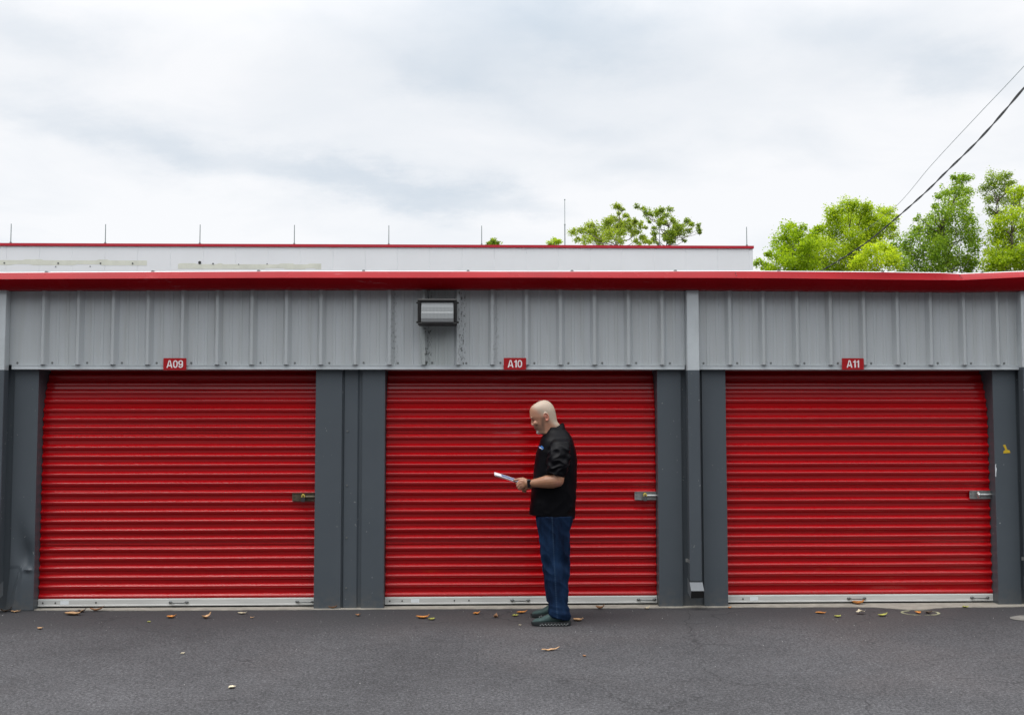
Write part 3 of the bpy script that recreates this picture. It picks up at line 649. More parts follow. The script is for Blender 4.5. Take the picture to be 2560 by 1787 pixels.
# ------------------------------------------------------------------ padlocks hanging from the latches
def padlock(x, z, label, m1, m2, disc=False):
    mb = MB()
    if disc: mb.ball((0, -.010, -.012), (.014, .020, .026), 14, 10)
    else: mb.loft([[(a, y, b) for a, b in ((-.017, -.012), (.017, -.012), (.018, -.020), (.017, -.046), (.010, -.050), (-.010, -.050), (-.017, -.046), (-.018, -.020))] for y in (-.012, .008)])
    o = mb.build('padlock', m1, None, (x, .058, z), smooth=35)
    tag(o, label, 'padlock', 'padlocks on the door latches')
    mb = MB(); mb.tube([(math.cos(t) * .012, -.002, -.010 + math.sin(t) * .024) for t in [math.pi * k / 10 for k in range(11)]], .0065, 8); mb.build('shackle', m2, o)
padlock(-1.588, .985, 'brass padlock with dark body on the stained latch left of the grey pier', M['hole'], M['brass'])
padlock(1.470, .985, 'dull brass padlock on the zinc latch right of the man', M['dark_zinc'], M['brass'])
padlock(4.505, .985, 'round bright steel padlock on the latch of the A11 door', M['steel'], M['steel'], True)

# ------------------------------------------------------------------ marks on the ground
def blob(name, pts, z, m_, label, cat, kind=None):
    mb = MB(); mb.add([(x, y, z) for x, y in pts], [tuple(range(len(pts)))])
    return tag(mb.build(name, m_, recalc=False), label, cat, kind=kind)
mb = MB(); cX, cY = 3.768, -.375; NR = 60; ro = []; ri = []
for k in range(NR):
    t = 2 * math.pi * k / NR; wob = 1 + .05 * noise.noise(Vector((math.cos(t) * 2, math.sin(t) * 2, 3))); wd = .003 + .010 * noise.noise(Vector((math.cos(t) * 3, math.sin(t) * 3, 9))) + .008 * abs(math.cos(t))
    ro.append((cX + .165 * wob * math.cos(t), cY + (.112 * wob + wd) * math.sin(t), .004)); ri.append((cX + (.165 - wd * 1.8) * wob * math.cos(t), cY + (.112 * wob - wd) * math.sin(t), .004))
mb.add(ro + ri, [(k, (k + 1) % NR, NR + (k + 1) % NR, NR + k) for k in range(NR)])
M['spray'] = mat('faded yellow spray paint', (.30, .30, .19), .85, var=.5, vscale=22)
tag(mb.build('paint_ring', M['spray']), 'pale yellow spray painted oval on the asphalt before the A11 door', 'paint mark')
pts = []
for k in range(44):
    t = 2 * math.pi * k / 44; rr_ = 1 + .14 * noise.noise(Vector((math.cos(t) * 1.6, math.sin(t) * 1.6, 5)))
    pts.append((4.80 + .42 * rr_ * math.cos(t), -.66 + .15 * rr_ * math.sin(t)))
M['worn'] = mat('pale worn spot', (.17, .165, .15), .9, var=.3, vscale=14)
blob('concrete_patch', pts, .0045, M['worn'], None, None, 'structure')
# scattered grit
rg = random.Random(3); mb = MB()
for _ in range(300):
    x = rg.uniform(-6, 6.5); y = -abs(rg.gauss(0, 1.3)) - .05; r_ = rg.uniform(.002, .0055)
    mb.add([(x + r_ * math.cos(a) * rg.uniform(.6, 1.2), y + r_ * math.sin(a), .001) for a in (0, 2.1, 4.2)] + [(x, y, r_ * .9)], [(0, 1, 3), (1, 2, 3), (2, 0, 3)])
M['grit'] = mat('pale grit', (.34, .33, .32), .8, var=.5, vscale=5)
tag(mb.build('gravel', M['grit']), 'fine pale grit scattered on the asphalt', 'grit', kind='stuff')

# ------------------------------------------------------------------ white building behind
wh = empty('warehouse', (-6, 28, 0), 'long white panelled building with a red roof edge behind the storage row', 'building')
def rel(mb, o=(-6, 28, 0)):
    mb.v = [(x - o[0], y - o[1], z - o[2]) for x, y, z in mb.v]; return mb
XW0, XW1, HW = -40.0, 9.744, 7.83
mb = MB(); seams = [9.61 - 1.145 * k for k in range(44)]; pr = [(XW1, 28.0)]
for s_ in seams: pr += [(s_ + .012, 28.0), (s_ + .006, 28.012), (s_ - .006, 28.012), (s_ - .012, 28.0)]
pr = [p for p in pr if p[0] > XW0] + [(XW0, 28.0), (XW0, 50), (XW1, 50)]
mb.extz(pr, 0.002, HW - .01, True, True); rel(mb).build('wall', M['white_wall'], wh)
mb = MB(); mb.box(XW0 - .03, XW1 + .03, 27.96, 28.10, HW, HW + .095); mb.box(XW1 - .07, XW1 + .03, 28.1, 50, HW, HW + .095); rel(mb).build('roof_edge', M['red_cap'], wh)
def residue(x0, x1, z0, z1, seed):
    top_ = []; bot_ = []; k = 0; n_ = 60
    for k in range(n_ + 1):
        x = x0 + (x1 - x0) * k / n_; top_.append((x, z1 + (.03 if noise.noise(Vector((x * 1.1, seed, 0))) > .1 else 0))); bot_.append((x, z0 + (.03 if noise.noise(Vector((x * .9, seed, 4))) > .15 else 0)))
    mb = MB(); ol = top_ + bot_[::-1]
    for k in range(n_): mb.add([(top_[k][0], 27.997, top_[k][1]), (top_[k + 1][0], 27.997, top_[k + 1][1]), (bot_[k + 1][0], 27.997, bot_[k + 1][1]), (bot_[k][0], 27.997, bot_[k][1])], [(0, 1, 2, 3)])
    rel(mb).build('sign_residue', M['residue'], wh)
residue(-19.5, -11.82, 7.150, 7.325, 1); residue(-10.73, -5.69, 7.035, 7.205, 2)
for k, (x, z, r_) in enumerate([(-16.79, 7.22, .03), (-14.92, 7.22, .03), (-13.44, 7.22, .03), (-12.32, 7.22, .03), (-9.97, 7.26, .055), (-9.5, 7.22, .03), (-8.6, 7.20, .02), (-15.0, 7.10, .02), (-13.8, 7.11, .02), (-7.6, 7.22, .02)]):
    mb = MB(); mb.disc((x, 27.996, z), r_, -1, 10, .01); rel(mb).build('bolt_hole', M['dark_zinc'] if r_ < .05 else M['hole'], wh)
# lightning rods on its roof edge
od = ['leftmost', 'second', 'third', 'fourth', 'fifth', 'sixth', 'seventh', 'rightmost']
rx = [-16.61, -13.31, -9.99, -6.66, -3.31, 0.0, 6.39, 9.54]
mb = MB(); mb.tube([(0, 0, 0), (0, 0, .70)], [.017, .013], 6); mb.box(-.03, .03, -.03, .03, 0, .05)
for k in range(8):
    if k == 0: o = mb.build('lightning_rod', M['galv'], None, (0, 28.05, HW + .094)); base = o
    else: o = base.copy(); col.objects.link(o)
    o.location = (rx[k], 28.05, HW + .094)
    tag(o, '%s thin grey lightning rod from the left on the white building%s' % (od[k], ', before the tree' if k == 6 else '') if k not in (0, 7) else '%s of the short thin rods on the white building roof edge' % od[k], 'lightning rod', 'lightning rods along the white building roof')
an = empty('antenna', (2.98, 28.05, HW + .094), 'tall thin mast taller than the rods, left of the tree behind the white building', 'antenna')
mb = MB(); mb.tube([(0, 0, 0), (0, 0, .78)], .020, 6); mb.build('mast', M['galv'], an)
mb = MB(); mb.tube([(0, 0, .74), (0, 0, 1.66)], .011, 6); mb.ball((0, 0, .76), .03, 8, 6); mb.ball((0, 0, 1.66), .026, 8, 6); mb.build('whip', M['galv'], an)

# ------------------------------------------------------------------ overhead cables
def smooth_path(p, n_=12):
    out = []; P = [Vector(q) for q in p]
    for i in range(len(P) - 1):
        a, b, c, d = P[max(i - 1, 0)], P[i], P[i + 1], P[min(i + 2, len(P) - 1)]
        for k in range(n_):
            t = k / n_; out.append(.5 * ((2 * b) + (c - a) * t + (2 * a - 5 * b + 4 * c - d) * t * t + (3 * b - a - 3 * c + d) * t ** 3))
    out.append(P[-1]); return out
pth = smooth_path([(8.6, 27.9, 5.02), (8.15, 20.6, 5.02), (7.73, 14.15, 5.06), (7.53, 10.99, 5.12), (7.36, 9.01, 5.23), (7.19, 7.3, 5.34), (7.07, 6.29, 5.42), (6.89, 4.73, 5.55), (6.66, 3.11, 5.73), (6.35, .9, 6.03), (5.9, -2.4, 6.6), (5.3, -7, 7.5)], 30)
mb = MB()
for ph in (0, math.pi):      # two jackets twisted round the neutral
    q = []
    d0 = 0
    for i, p in enumerate(pth):
        if i: d0 += (p - pth[i - 1]).length
        a = ph + d0 / .62 * 2 * math.pi * .5
        q.append(p + Vector((math.cos(a) * .0085, 0, math.sin(a) * .0085)))
    mb.tube(q, .0085, 6)
tag(mb.build('service_cable', M['cable'], smooth=True), 'thick black twisted cable slanting up to the right above the roof', 'cable')
pth = smooth_path([(12.6, 26.5, 7.78), (11.63, 19.89, 7.62), (10.04, 13.56, 7.35), (8.97, 9.18, 7.15), (8.19, 6.0, 6.99), (7.0, 1.2, 6.80), (5.4, -5.3, 6.6)], 14)
mb = MB(); mb.tube(pth, .0052, 6); tag(mb.build('wire', M['galv'], smooth=True), 'very thin pale wire running above the thick cable', 'wire')
# ------------------------------------------------------------------ trees
CL = {}
CL['A']=[(5.04,48.39,12.04,0.27),(5.27,48.77,11.76,0.19),(5.6,48.94,12.3,0.23),(6.15,49.42,12.59,0.35),(5.93,48.77,12.11,0.27),(6.38,49.35,12.02,0.43),(5.62,46.49,11.37,0.29),(6.84,47.89,12.58,0.34),(7.5,49.42,12.99,0.35),(6.83,48.48,12.26,0.34),(7.48,49.28,12.49,0.39),(6.96,46.76,11.57,0.41),(7.68,47.9,12.39,0.3),(7.82,47.19,12.72,0.19),(7.49,48.14,13.48,0.27),(7.77,48.24,13.31,0.15),(7.45,46.44,11.7,0.29),(7.57,47.09,11.4,0.22),(7.91,47.29,12.13,0.3),(8.51,49.33,12.66,0.27),(8.51,48.85,12.1,0.23),(8.53,46.91,12.29,0.19),(6.65,48.95,11.72,0.38),(8.37,46.84,11.32,0.22),(9.06,48.38,11.67,0.23),(9.04,46.81,11.32,0.15),(7.82,46.41,12.3,0.15),(7.7,49.19,13.34,0.12),(8.48,47.07,11.9,0.19),(8.67,47.09,11.63,0.19),(9.21,49.54,12.54,0.14),(8.64,49.19,12.87,0.14)]
CL['B']=[(9.02,51.41,14.16,0.16),(9.63,53.29,14.46,0.17),(9.7,52.11,13.97,0.24),(9.97,52.5,13.84,0.2),(9.75,51.17,13.21,0.14),(10.59,53.23,14.16,0.33),(10.81,52.53,14.11,0.24),(11.32,53.31,14.35,0.19),(10.73,53.1,13.75,0.25),(10.36,51.44,13.14,0.24),(10.64,51.61,13.22,0.2),(10.71,51.06,13.65,0.2),(9.96,51.01,12.82,0.14),(9.88,50.78,12.41,0.2),(10.11,51.44,12.24,0.2),(10.33,52.29,12.14,0.16),(11.03,50.61,13.23,0.22),(11.62,52.5,13.27,0.29),(11.36,51.55,12.76,0.32),(11.63,51.47,12.91,0.28),(12.24,52.89,13.55,0.25),(12.39,51.95,13.25,0.2),(12.66,51.48,13.12,0.14),(12.75,51.95,12.88,0.2),(12.3,52.57,12.95,0.2),(10.85,50.76,12.49,0.28),(11.02,53.33,12.91,0.25),(10.67,50.66,12.11,0.28),(11.45,52.7,12.63,0.29),(12.0,52.97,12.77,0.25),(10.94,50.65,11.95,0.24),(12.09,52.81,12.4,0.16),(12.77,51.63,12.61,0.1)]
CL['C']=[(4.57,56.08,12.83,0.26),(4.75,55.51,12.79,0.19),(4.23,55.55,12.71,0.17)]
CL['C2']=[(0.69,55.68,12.74,0.26),(0.91,56.46,12.81,0.22),(0.47,55.7,12.68,0.17)]
CL['D']=[(14.13,38.61,10.25,0.48),(14.42,39.03,10.72,0.22),(14.03,39.06,10.0,0.38),(14.38,37.63,10.02,0.42),(14.55,37.65,10.25,0.26),(13.57,38.06,9.39,0.48),(14.41,38.66,9.49,0.59),(14.46,37.06,9.5,0.47),(15.34,38.6,10.25,0.32),(15.6,38.71,10.5,0.27),(12.85,38.86,8.96,0.22),(12.81,36.89,9.09,0.21),(13.24,39.07,8.88,0.27),(13.37,37.02,8.69,0.52),(14.35,37.62,8.78,0.63),(13.34,38.27,8.55,0.37),(15.23,39.0,9.44,0.43),(13.97,37.62,8.4,0.47),(15.17,39.02,8.77,0.49),(15.17,38.11,9.73,0.37)]
CL['E']=[(17.99,43.4,12.22,0.47),(17.86,43.41,11.79,0.41),(18.45,42.97,12.49,0.47),(18.64,42.65,12.55,0.35),(19.2,42.88,12.3,0.47),(18.89,44.61,12.21,0.67),(19.99,45.59,12.21,0.68),(19.63,42.92,11.82,0.53),(19.26,42.56,12.35,0.29),(21.26,45.56,12.66,0.37),(21.01,44.11,12.43,0.36),(21.03,43.7,11.98,0.3),(20.44,43.16,11.57,0.53),(20.44,44.3,11.35,0.6),(21.54,45.04,11.43,0.31),(17.76,43.86,11.45,0.42),(18.33,43.75,11.18,0.66),(18.76,42.58,10.74,0.64),(17.98,45.33,11.08,0.55),(17.64,42.5,10.12,0.64),(18.88,43.98,10.12,0.6),(17.88,45.08,10.04,0.67),(20.67,42.82,11.39,0.23),(17.28,44.74,10.48,0.55),(17.37,45.44,9.97,0.55),(17.9,44.42,9.44,0.6),(18.82,44.92,9.52,0.61),(18.79,42.74,9.21,0.53),(17.23,43.79,10.82,0.42),(19.48,42.88,11.27,0.53),(19.41,45.1,10.68,0.61),(19.52,43.34,10.75,0.53)]
CL['F']=[(16.6,34.92,8.94,0.35),(17.39,35.9,9.05,0.46),(17.7,35.63,9.01,0.35),(16.68,35.86,8.73,0.41),(16.9,34.92,8.38,0.55),(17.54,34.98,8.44,0.35),(16.26,35.41,8.35,0.35)]
CL['G']=[(22.79,39.93,13.21,0.33),(22.86,39.33,13.13,0.27),(22.45,39.69,13.21,0.17),(21.72,38.87,12.4,0.27),(22.51,39.61,12.51,0.44),(23.88,41.56,12.94,0.4),(23.23,41.47,12.39,0.51),(23.27,40.41,12.11,0.45),(21.82,40.0,12.36,0.19),(21.47,39.48,11.74,0.19),(21.39,38.69,11.35,0.38),(22.33,39.27,11.3,0.6),(23.65,40.9,11.46,0.51),(22.02,41.18,11.62,0.28),(20.75,39.56,11.18,0.22),(21.2,40.92,11.04,0.34),(21.76,40.88,11.04,0.51),(22.35,40.62,10.87,0.67),(23.22,40.52,10.69,0.62),(23.76,40.83,10.34,0.51),(20.39,39.56,10.22,0.44),(21.53,40.65,10.3,0.62),(21.62,39.3,9.73,0.66),(20.2,39.95,10.0,0.33),(20.33,40.86,9.75,0.45),(21.03,40.61,9.6,0.62),(21.39,39.34,9.06,0.66),(23.44,41.43,9.73,0.63),(23.57,40.48,9.36,0.45),(22.6,40.26,9.03,0.61),(19.28,38.44,8.81,0.48),(20.54,40.15,9.01,0.56),(19.45,39.2,9.93,0.27),(19.85,40.55,9.35,0.45),(20.99,39.88,8.75,0.5),(22.6,41.01,9.43,0.62),(22.15,40.47,10.39,0.5),(23.84,40.95,10.94,0.34),(23.3,39.51,9.72,0.33),(21.78,40.46,9.81,0.56),(23.63,40.76,8.94,0.39)]
CL['H']=[(28.55,47.79,15.06,0.51),(28.43,46.64,14.86,0.38),(28.15,47.82,14.67,0.38),(28.85,47.89,14.49,0.58),(29.17,47.45,14.72,0.32),(28.03,48.14,14.47,0.32),(28.67,48.1,14.0,0.39),(28.66,47.04,13.58,0.38),(27.69,47.07,13.71,0.25),(28.75,46.2,13.34,0.37),(28.17,47.81,13.34,0.32),(28.69,48.05,13.19,0.39)]
CL['I']=[(25.08,38.94,12.49,0.38),(25.73,39.54,12.51,0.33),(25.59,39.62,12.24,0.27),(24.95,39.64,11.39,0.44),(24.65,38.08,10.97,0.48),(24.62,39.79,11.3,0.33),(24.21,39.23,10.85,0.33),(25.01,39.46,10.79,0.49),(25.23,38.78,10.77,0.32),(24.6,39.35,10.31,0.6),(25.55,39.77,10.28,0.5),(24.21,39.38,9.98,0.38),(24.88,39.62,9.68,0.6),(24.56,37.68,9.26,0.48),(23.58,38.05,8.98,0.53),(24.75,38.83,8.83,0.65),(24.48,39.42,8.8,0.49),(23.27,38.21,8.68,0.37),(25.92,39.52,11.65,0.33),(25.8,39.37,10.21,0.49),(24.95,37.72,8.83,0.53),(23.68,38.92,9.34,0.27),(23.79,38.23,9.4,0.43),(23.76,37.75,8.94,0.42),(24.21,37.97,9.08,0.48),(25.85,38.49,10.61,0.59),(25.67,38.11,9.44,0.59)]
def tree(name, key, trunk, label, lm_, seed, leaf=.13, dens=430, group=None):
    rg = random.Random(seed); cl = CL[key]; tx, ty = trunk
    root = empty(name, (tx, ty, 0), label, 'tree', group)
    ztop = max(c[2] for c in cl)
    vs = []; fs = []
    for (x, y, z, r_) in cl:
        n_ = int(7.5 * dens * r_ * r_) + 60
        subs = []
        for _ in range(max(5, int(13 * r_ / .4))):      # small sprays inside the clump
            a = Vector((rg.gauss(0, 1), rg.gauss(0, 1), rg.gauss(0, .8)))
            a = a.normalized() * r_ * rg.uniform(.35, 1.05); subs.append(a)
        for _ in range(n_):
            s_ = rg.choice(subs); p = Vector((x - tx, y - ty, z)) + s_ + Vector((rg.gauss(0, 1), rg.gauss(0, 1), rg.gauss(0, .8))) * r_ * .30
            L = leaf * rg.uniform(.55, 1.05); Wd = L * rg.uniform(.45, .75)
            d = Vector((rg.gauss(0, 1), rg.gauss(0, 1), rg.gauss(-.25, .6))).normalized(); nrm = Vector((rg.gauss(0, .8), rg.gauss(0, .8), 1)); sd_ = d.cross(nrm).normalized() * Wd * .5; nn = sd_.cross(d).normalized()
            k = len(vs); vs += [p, p + d * L * .45 + sd_ + nn * L * .06, p + d * L, p + d * L * .45 - sd_ + nn * L * .06]; fs.append((k, k + 1, k + 2, k + 3))
    me = bpy.data.meshes.new('crown'); me.from_pydata([tuple(v) for v in vs], [], fs); me.update(); me.materials.append(lm_)
    o = bpy.data.objects.new('crown', me); col.objects.link(o); o.parent = root
    mb = MB(); zb = min(c[2] for c in cl); th = max(zb * .55, 2)
    top_ = Vector((sum(c[0] for c in cl) / len(cl) - tx, sum(c[1] for c in cl) / len(cl) - ty, zb + (ztop - zb) * .45))
    axis = [Vector((0, 0, 0)), Vector((.05, 0, th * .5)), Vector((0, .05, th)), top_ * .5 + Vector((0, 0, th)) * .5, top_]
    mb.tube(smooth_path(axis, 4), [.15 - .13 * i / 16 for i in range(17)], 8)
    for (x, y, z, r_) in cl:
        t = Vector((x - tx, y - ty, z)); s_ = axis[2].lerp(top_, min(1, max(0, (z - r_ * 3 - th) / max(.1, top_.z - th)))) if True else None
        mid = s_.lerp(t, .5) + Vector((rg.uniform(-.2, .2), rg.uniform(-.2, .2), -rg.uniform(.05, .3)))
        mb.tube([s_, s_.lerp(mid, .5) + Vector((0, 0, .05)), mid, mid.lerp(t, .6), t + Vector((0, 0, r_ * .4))], [.034, .026, .019, .012, .006], 5)
    mb.build('trunk', M['bark'], root, smooth=True)
LM = {
 'muted': leaf_mat('muted green leaves', (.17, .245, .034), (.31, .39, .070)),
 'mid': leaf_mat('mid green leaves', (.145, .225, .030), (.27, .36, .060)),
 'yg': leaf_mat('yellow green leaves', (.185, .30, .014), (.345, .475, .030)),
 'soft': leaf_mat('soft yellow green leaves', (.24, .35, .020), (.41, .53, .050)),
 'pale': leaf_mat('pale yellow leaves', (.29, .40, .022), (.47, .58, .050)),
 'dark': leaf_mat('dark green leaves', (.12, .225, .028), (.29, .42, .065)),
 'grey': leaf_mat('grey green leaves', (.14, .22, .04), (.25, .35, .065)),
}
tree('broadleaf_tree', 'A', (7.2, 48.2), 'round muted green tree rising left of centre behind the white building', LM['muted'], 1, .125, 620)
tree('broadleaf_tree', 'B', (10.2, 52), 'sparse open tree with dark sprays beside the round tree behind the white building', LM['mid'], 2, .125, 560)
tree('broadleaf_tree', 'C', (4.4, 56), 'small tuft of treetop just right of the tall mast', LM['soft'], 3, .14, 700)
tree('broadleaf_tree', 'C2', (-.0, 56), 'tiny treetop barely showing over the white building near its middle', LM['mid'], 4, .14, 700)
tree('broadleaf_tree', 'D', (14.2, 38), 'bright green bushy tree next to the right end of the white building', LM['yg'], 5, .135, 480)
tree('broadleaf_tree', 'E', (18.6, 44), 'tall rounded yellow green tree crossed by the thick cable', LM['soft'], 6, .135, 440)
tree('broadleaf_tree', 'F', (17.2, 35), 'low pale yellow tree under the thick cable', LM['pale'], 7, .13, 480)
tree('broadleaf_tree', 'G', (23.3, 40), 'tall dark green tree with a narrow upright top at right', LM['dark'], 8, .135, 320)
tree('broadleaf_tree', 'H', (28.1, 47), 'thin airy grey green tree showing much sky through its top', LM['grey'], 9, .13, 300)
tree('broadleaf_tree', 'I', (25.2, 39), 'yellow green tree at the right edge of the photo', LM['soft'], 10, .135, 340)

# ------------------------------------------------------------------ fallen leaves
LF = {'tan': mat('tan dead leaf', (.48, .29, .15), .7, var=.25, vscale=40), 'brown': mat('brown dead leaf', (.26, .13, .06), .7, var=.4, vscale=30), 'orange': mat('orange leaf', (.55, .22, .05), .6, var=.4, vscale=40),
      'dark': mat('dark brown leaf', (.055, .035, .022), .7, var=.3, vscale=30), 'pale': mat('pale leaf', (.55, .48, .34), .7, var=.2, vscale=40), 'lime': mat('yellow green leaf', (.38, .38, .08), .6, var=.3, vscale=40)}
def dead_leaf(x, y, L, rot, m1, label, shape='long', curl=.35, seed=0, z=.004, cup=.25, wid=None):
    rg = random.Random(seed); nu, nv = 12, 4; vs = []; fs = []
    Wd = wid or {'long': .42, 'broad': .68, 'lobed': .8, 'chip': .75}[shape] * L
    for i in range(nu + 1):
        u = i / nu
        if shape == 'lobed': pw = (math.sin(math.pi * u) ** .6) * (.55 + .45 * abs(math.sin(u * math.pi * 3.2 + .4)))
        elif shape == 'chip': pw = min(1, 4 * u, 3 * (1 - u) + .05)
        else: pw = math.sin(math.pi * u ** .85) ** .8
        zc_ = L * curl * ((u - .45) ** 2 * 1.6) + .004 * noise.noise(Vector((u * 4, seed, 0)))
        if u > .85: zc_ += L * .08 * rg.random()
        for j in range(nv + 1):
            v = j / nv * 2 - 1
            yy = v * Wd * .5 * pw * (1 + .12 * noise.noise(Vector((u * 7, v * 2, seed))))
            zz = zc_ * 1.3 + abs(v) ** 1.6 * Wd * cup * 1.15 * pw + .003 * noise.noise(Vector((u * 6, v * 3, seed + 5)))
            vs.append(((u - .5) * L, yy + L * .10 * math.sin(u * 3 + seed), max(0.0005, zz)))
    for i in range(nu):
        for j in range(nv): k = i * (nv + 1) + j; fs.append((k, k + 1, k + nv + 2, k + nv + 1))
    mb = MB(); mb.add(vs, fs); o = mb.build('dead_leaf', LF[m1], None, (x, y, z), smooth=True)
    sol = o.modifiers.new('solid', 'SOLIDIFY'); sol.thickness = .0012
    o.rotation_euler = (0, 0, R(rot)); return tag(o, label, 'leaf', 'fallen leaves on the asphalt')
LV = [
 (-4.129, -.052, .10, 10, 'dark', 'dark brown curled leaf in the bottom left corner by the dented jamb', 'long', .5), (-4.03, -.080, .085, 15, 'tan', 'tan leaf just right of the dark one at the foot of the dented jamb', 'long', .3),
 (-3.483, -.215, .165, 8, 'tan', 'long tan leaf lying before the white sticker of the leftmost door in full view', 'long', .25), (-3.462, -.085, .075, 20, 'dark', 'small dark curled leaf just behind the long tan one', 'broad', .6),
 (-3.346, -.045, .12, 8, 'brown', 'brown leaf touching the concrete strip right of the long tan leaf', 'long', .5), (-2.607, -.386, .08, -5, 'orange', 'bright orange leaf in front of the middle handle of the A09 door', 'broad', .4),
 (-2.306, -.415, .085, 35, 'tan', 'curled tan leaf right of the bright orange one', 'broad', .8), (-3.511, -.838, .05, 5, 'tan', 'small tan leaf alone in the lower left', 'broad', .5),
 (-2.734, -.578, .03, 10, 'lime', 'tiny yellowish leaf left of the bright orange one', 'chip', .4), (-2.05, -.22, .09, -8, 'pale', 'pale thin leaf near the right end of the A09 door', 'long', .3),
 (-1.924, -.41, .042, -30, 'tan', 'small tan leaf before the pale thin one', 'long', .4), (-2.123, -1.774, .032, 10, 'pale', 'tiny pale leaf alone on the open asphalt left of the pale five sided one', 'broad', .3),
 (-1.543, -2.769, .05, 30, 'pale', 'pale five sided leaf, nearest to the viewer at lower left', 'chip', .15), (-1.311, .005, .085, 0, 'brown', 'dark red brown leaf leaning on the foot of the grey pier', 'broad', .5),
 (-1.047, -.348, .055, -20, 'brown', 'small brown leaf before the jamb left of the A10 door', 'broad', .5), (-.491, -.47, .12, 4, 'orange', 'long orange tan leaf with a pale green scrap at its tip', 'long', .35),
 (-.413, -.545, .06, 12, 'lime', 'pale green scrap touching the long orange tan leaf', 'lobed', .3), (-.043, -.308, .065, 3, 'orange', 'orange tan leaf below the bolts of the A10 door', 'broad', .5),
 (.123, -.455, .055, 70, 'brown', 'round brown cupped leaf below the middle handle of the A10 door', 'broad', .9), (.348, -.276, .10, 12, 'orange', 'slim orange leaf just left of the shoes', 'long', .3),
 (.286, -.413, .055, 8, 'lime', 'pale green scrap in front of the slim orange leaf', 'lobed', .3), (.312, -.814, .025, 0, 'pale', 'tiny whitish leaf left of the near shoe toe', 'broad', .3),
 (.80, -.628, .09, -8, 'tan', 'tan leaf just behind the heel of the near shoe', 'broad', .3), (1.043, -.104, .085, -25, 'brown', 'curled brown leaf at the concrete edge right of the man', 'broad', .7),
 (1.455, -.108, .055, 10, 'pale', 'whitish crumpled leaf at the concrete edge below the A10 latch', 'lobed', .7), (.496, -1.77, .14, 8, 'tan', 'large tan leaf alone on the asphalt in front of the man', 'long', .18),
 (.722, -1.959, .032, -40, 'brown', 'small brown crumb right of the large tan leaf', 'broad', .4), (2.907, -.373, .095, -12, 'orange', 'straight orange brown leaf left before the A11 door', 'long', .15),
 (2.995, -.543, .06, 5, 'lime', 'plump yellow green leaf before the A11 door, nearest the viewer there', 'broad', .4), (3.239, -.403, .085, 5, 'pale', 'pale lobed leaf standing on its tips before the A11 door', 'lobed', -.9),
 (3.391, -.511, .10, 6, 'lime', 'green and yellow leaf with a long pale stalk left of the painted oval', 'long', .4), (3.745, -.392, .06, 80, 'orange', 'square orange leaf inside the painted oval', 'chip', .3),
 (3.83, -.405, .07, 15, 'dark', 'dark leaf inside the painted oval beside the orange one', 'broad', .5), (4.273, -.136, .055, 0, 'lime', 'small yellow green leaf at the concrete edge right of the painted oval', 'broad', .4),
 (3.384, .055, .11, -4, 'orange', 'orange brown leaf lying on the concrete strip under the A11 handle', 'broad', .5), (2.19, -.080, .038, 10, 'orange', 'small orange leaf at the foot of the jamb left of the A11 door', 'broad', .5)]
for k, q in enumerate(LV):
    x, y, L, rot, m1, lab, shp, cu_ = q
    if cu_ < 0: dead_leaf(x, y, L, rot, m1, lab, shp, -.7, k, .022)
    else: dead_leaf(x, y, L, rot, m1, lab, shp, cu_, k, .008 if (k in (34, 4, 23)) else .003, wid=(.03 if k == 25 else .07 if k == 13 else None))
# ------------------------------------------------------------------ the man
P0 = Vector((.57, -.6275, 0))
def dens_eval(mb, name, voxel, smooth_it, fac=.5):
    """fuse the shapes into one continuous surface"""
    me = mb.mesh(name); o = bpy.data.objects.new(name, me); col.objects.link(o)
    r_ = o.modifiers.new('r', 'REMESH'); r_.mode = 'VOXEL'; r_.voxel_size = voxel; r_.use_smooth_shade = True
    if smooth_it:
        s_ = o.modifiers.new('s', 'SMOOTH'); s_.iterations = smooth_it; s_.factor = fac
    dg = bpy.context.evaluated_depsgraph_get(); dg.update()
    me2 = bpy.data.meshes.new_from_object(o.evaluated_get(dg)); bpy.data.objects.remove(o); me2.name = name
    for p in me2.polygons: p.use_smooth = True
    return me2
def tab(t, z):
    """t: list of (z, value...) falling or rising; linear"""
    t = sorted(t)
    if z <= t[0][0]: return t[0][1]
    for a, b in zip(t, t[1:]):
        if a[0] <= z <= b[0]:
            k = (z - a[0]) / (b[0] - a[0]) if b[0] > a[0] else 0; return a[1] + (b[1] - a[1]) * k
    return t[-1][1]
def prof(pts): return [(z, x) for x, z in pts]
HF = prof([[.5214, 1.8239], [.4889, 1.8171], [.4671, 1.8063], [.4454, 1.7928], [.4264, 1.7793], [.4128, 1.7657], [.406, 1.7522], [.4019, 1.736], [.4015, 1.7171], [.4030, 1.6954], [.4045, 1.682], [.4135, 1.668], [.423, 1.6549], [.4261, 1.6414], [.4288, 1.6279], [.4328, 1.6171], [.4368, 1.6089], [.4375, 1.6008], [.4422, 1.59], [.4500, 1.5819], [.4540, 1.5752], [.4600, 1.5657], [.4600, 1.5549], [.4640, 1.5482], [.4780, 1.5428], [.5071, 1.536], [.5206, 1.5279], [.530, 1.5063], [.54, 1.45]])
HB = prof([[.5214, 1.8239], [.5458, 1.8198], [.5648, 1.8117], [.5811, 1.7981], [.5946, 1.7819], [.6054, 1.7629], [.6134, 1.7412], [.6188, 1.7196], [.6228, 1.7006], [.6268, 1.6736], [.6308, 1.6547], [.6361, 1.6411], [.6456, 1.629], [.6537, 1.6195], [.6618, 1.606], [.6672, 1.5925], [.6725, 1.5654], [.675, 1.5061], [.68, 1.45]])
def head_w(z):
    if z > 1.72: return .0775 * math.sqrt(max(.0005, 1 - ((z - 1.72) / .1045) ** 2))
    return tab([(1.72, .0775), (1.68, .0765), (1.64, .072), (1.60, .067), (1.56, .064), (1.53, .066), (1.50, .072), (1.45, .080)], z)
body = MB()
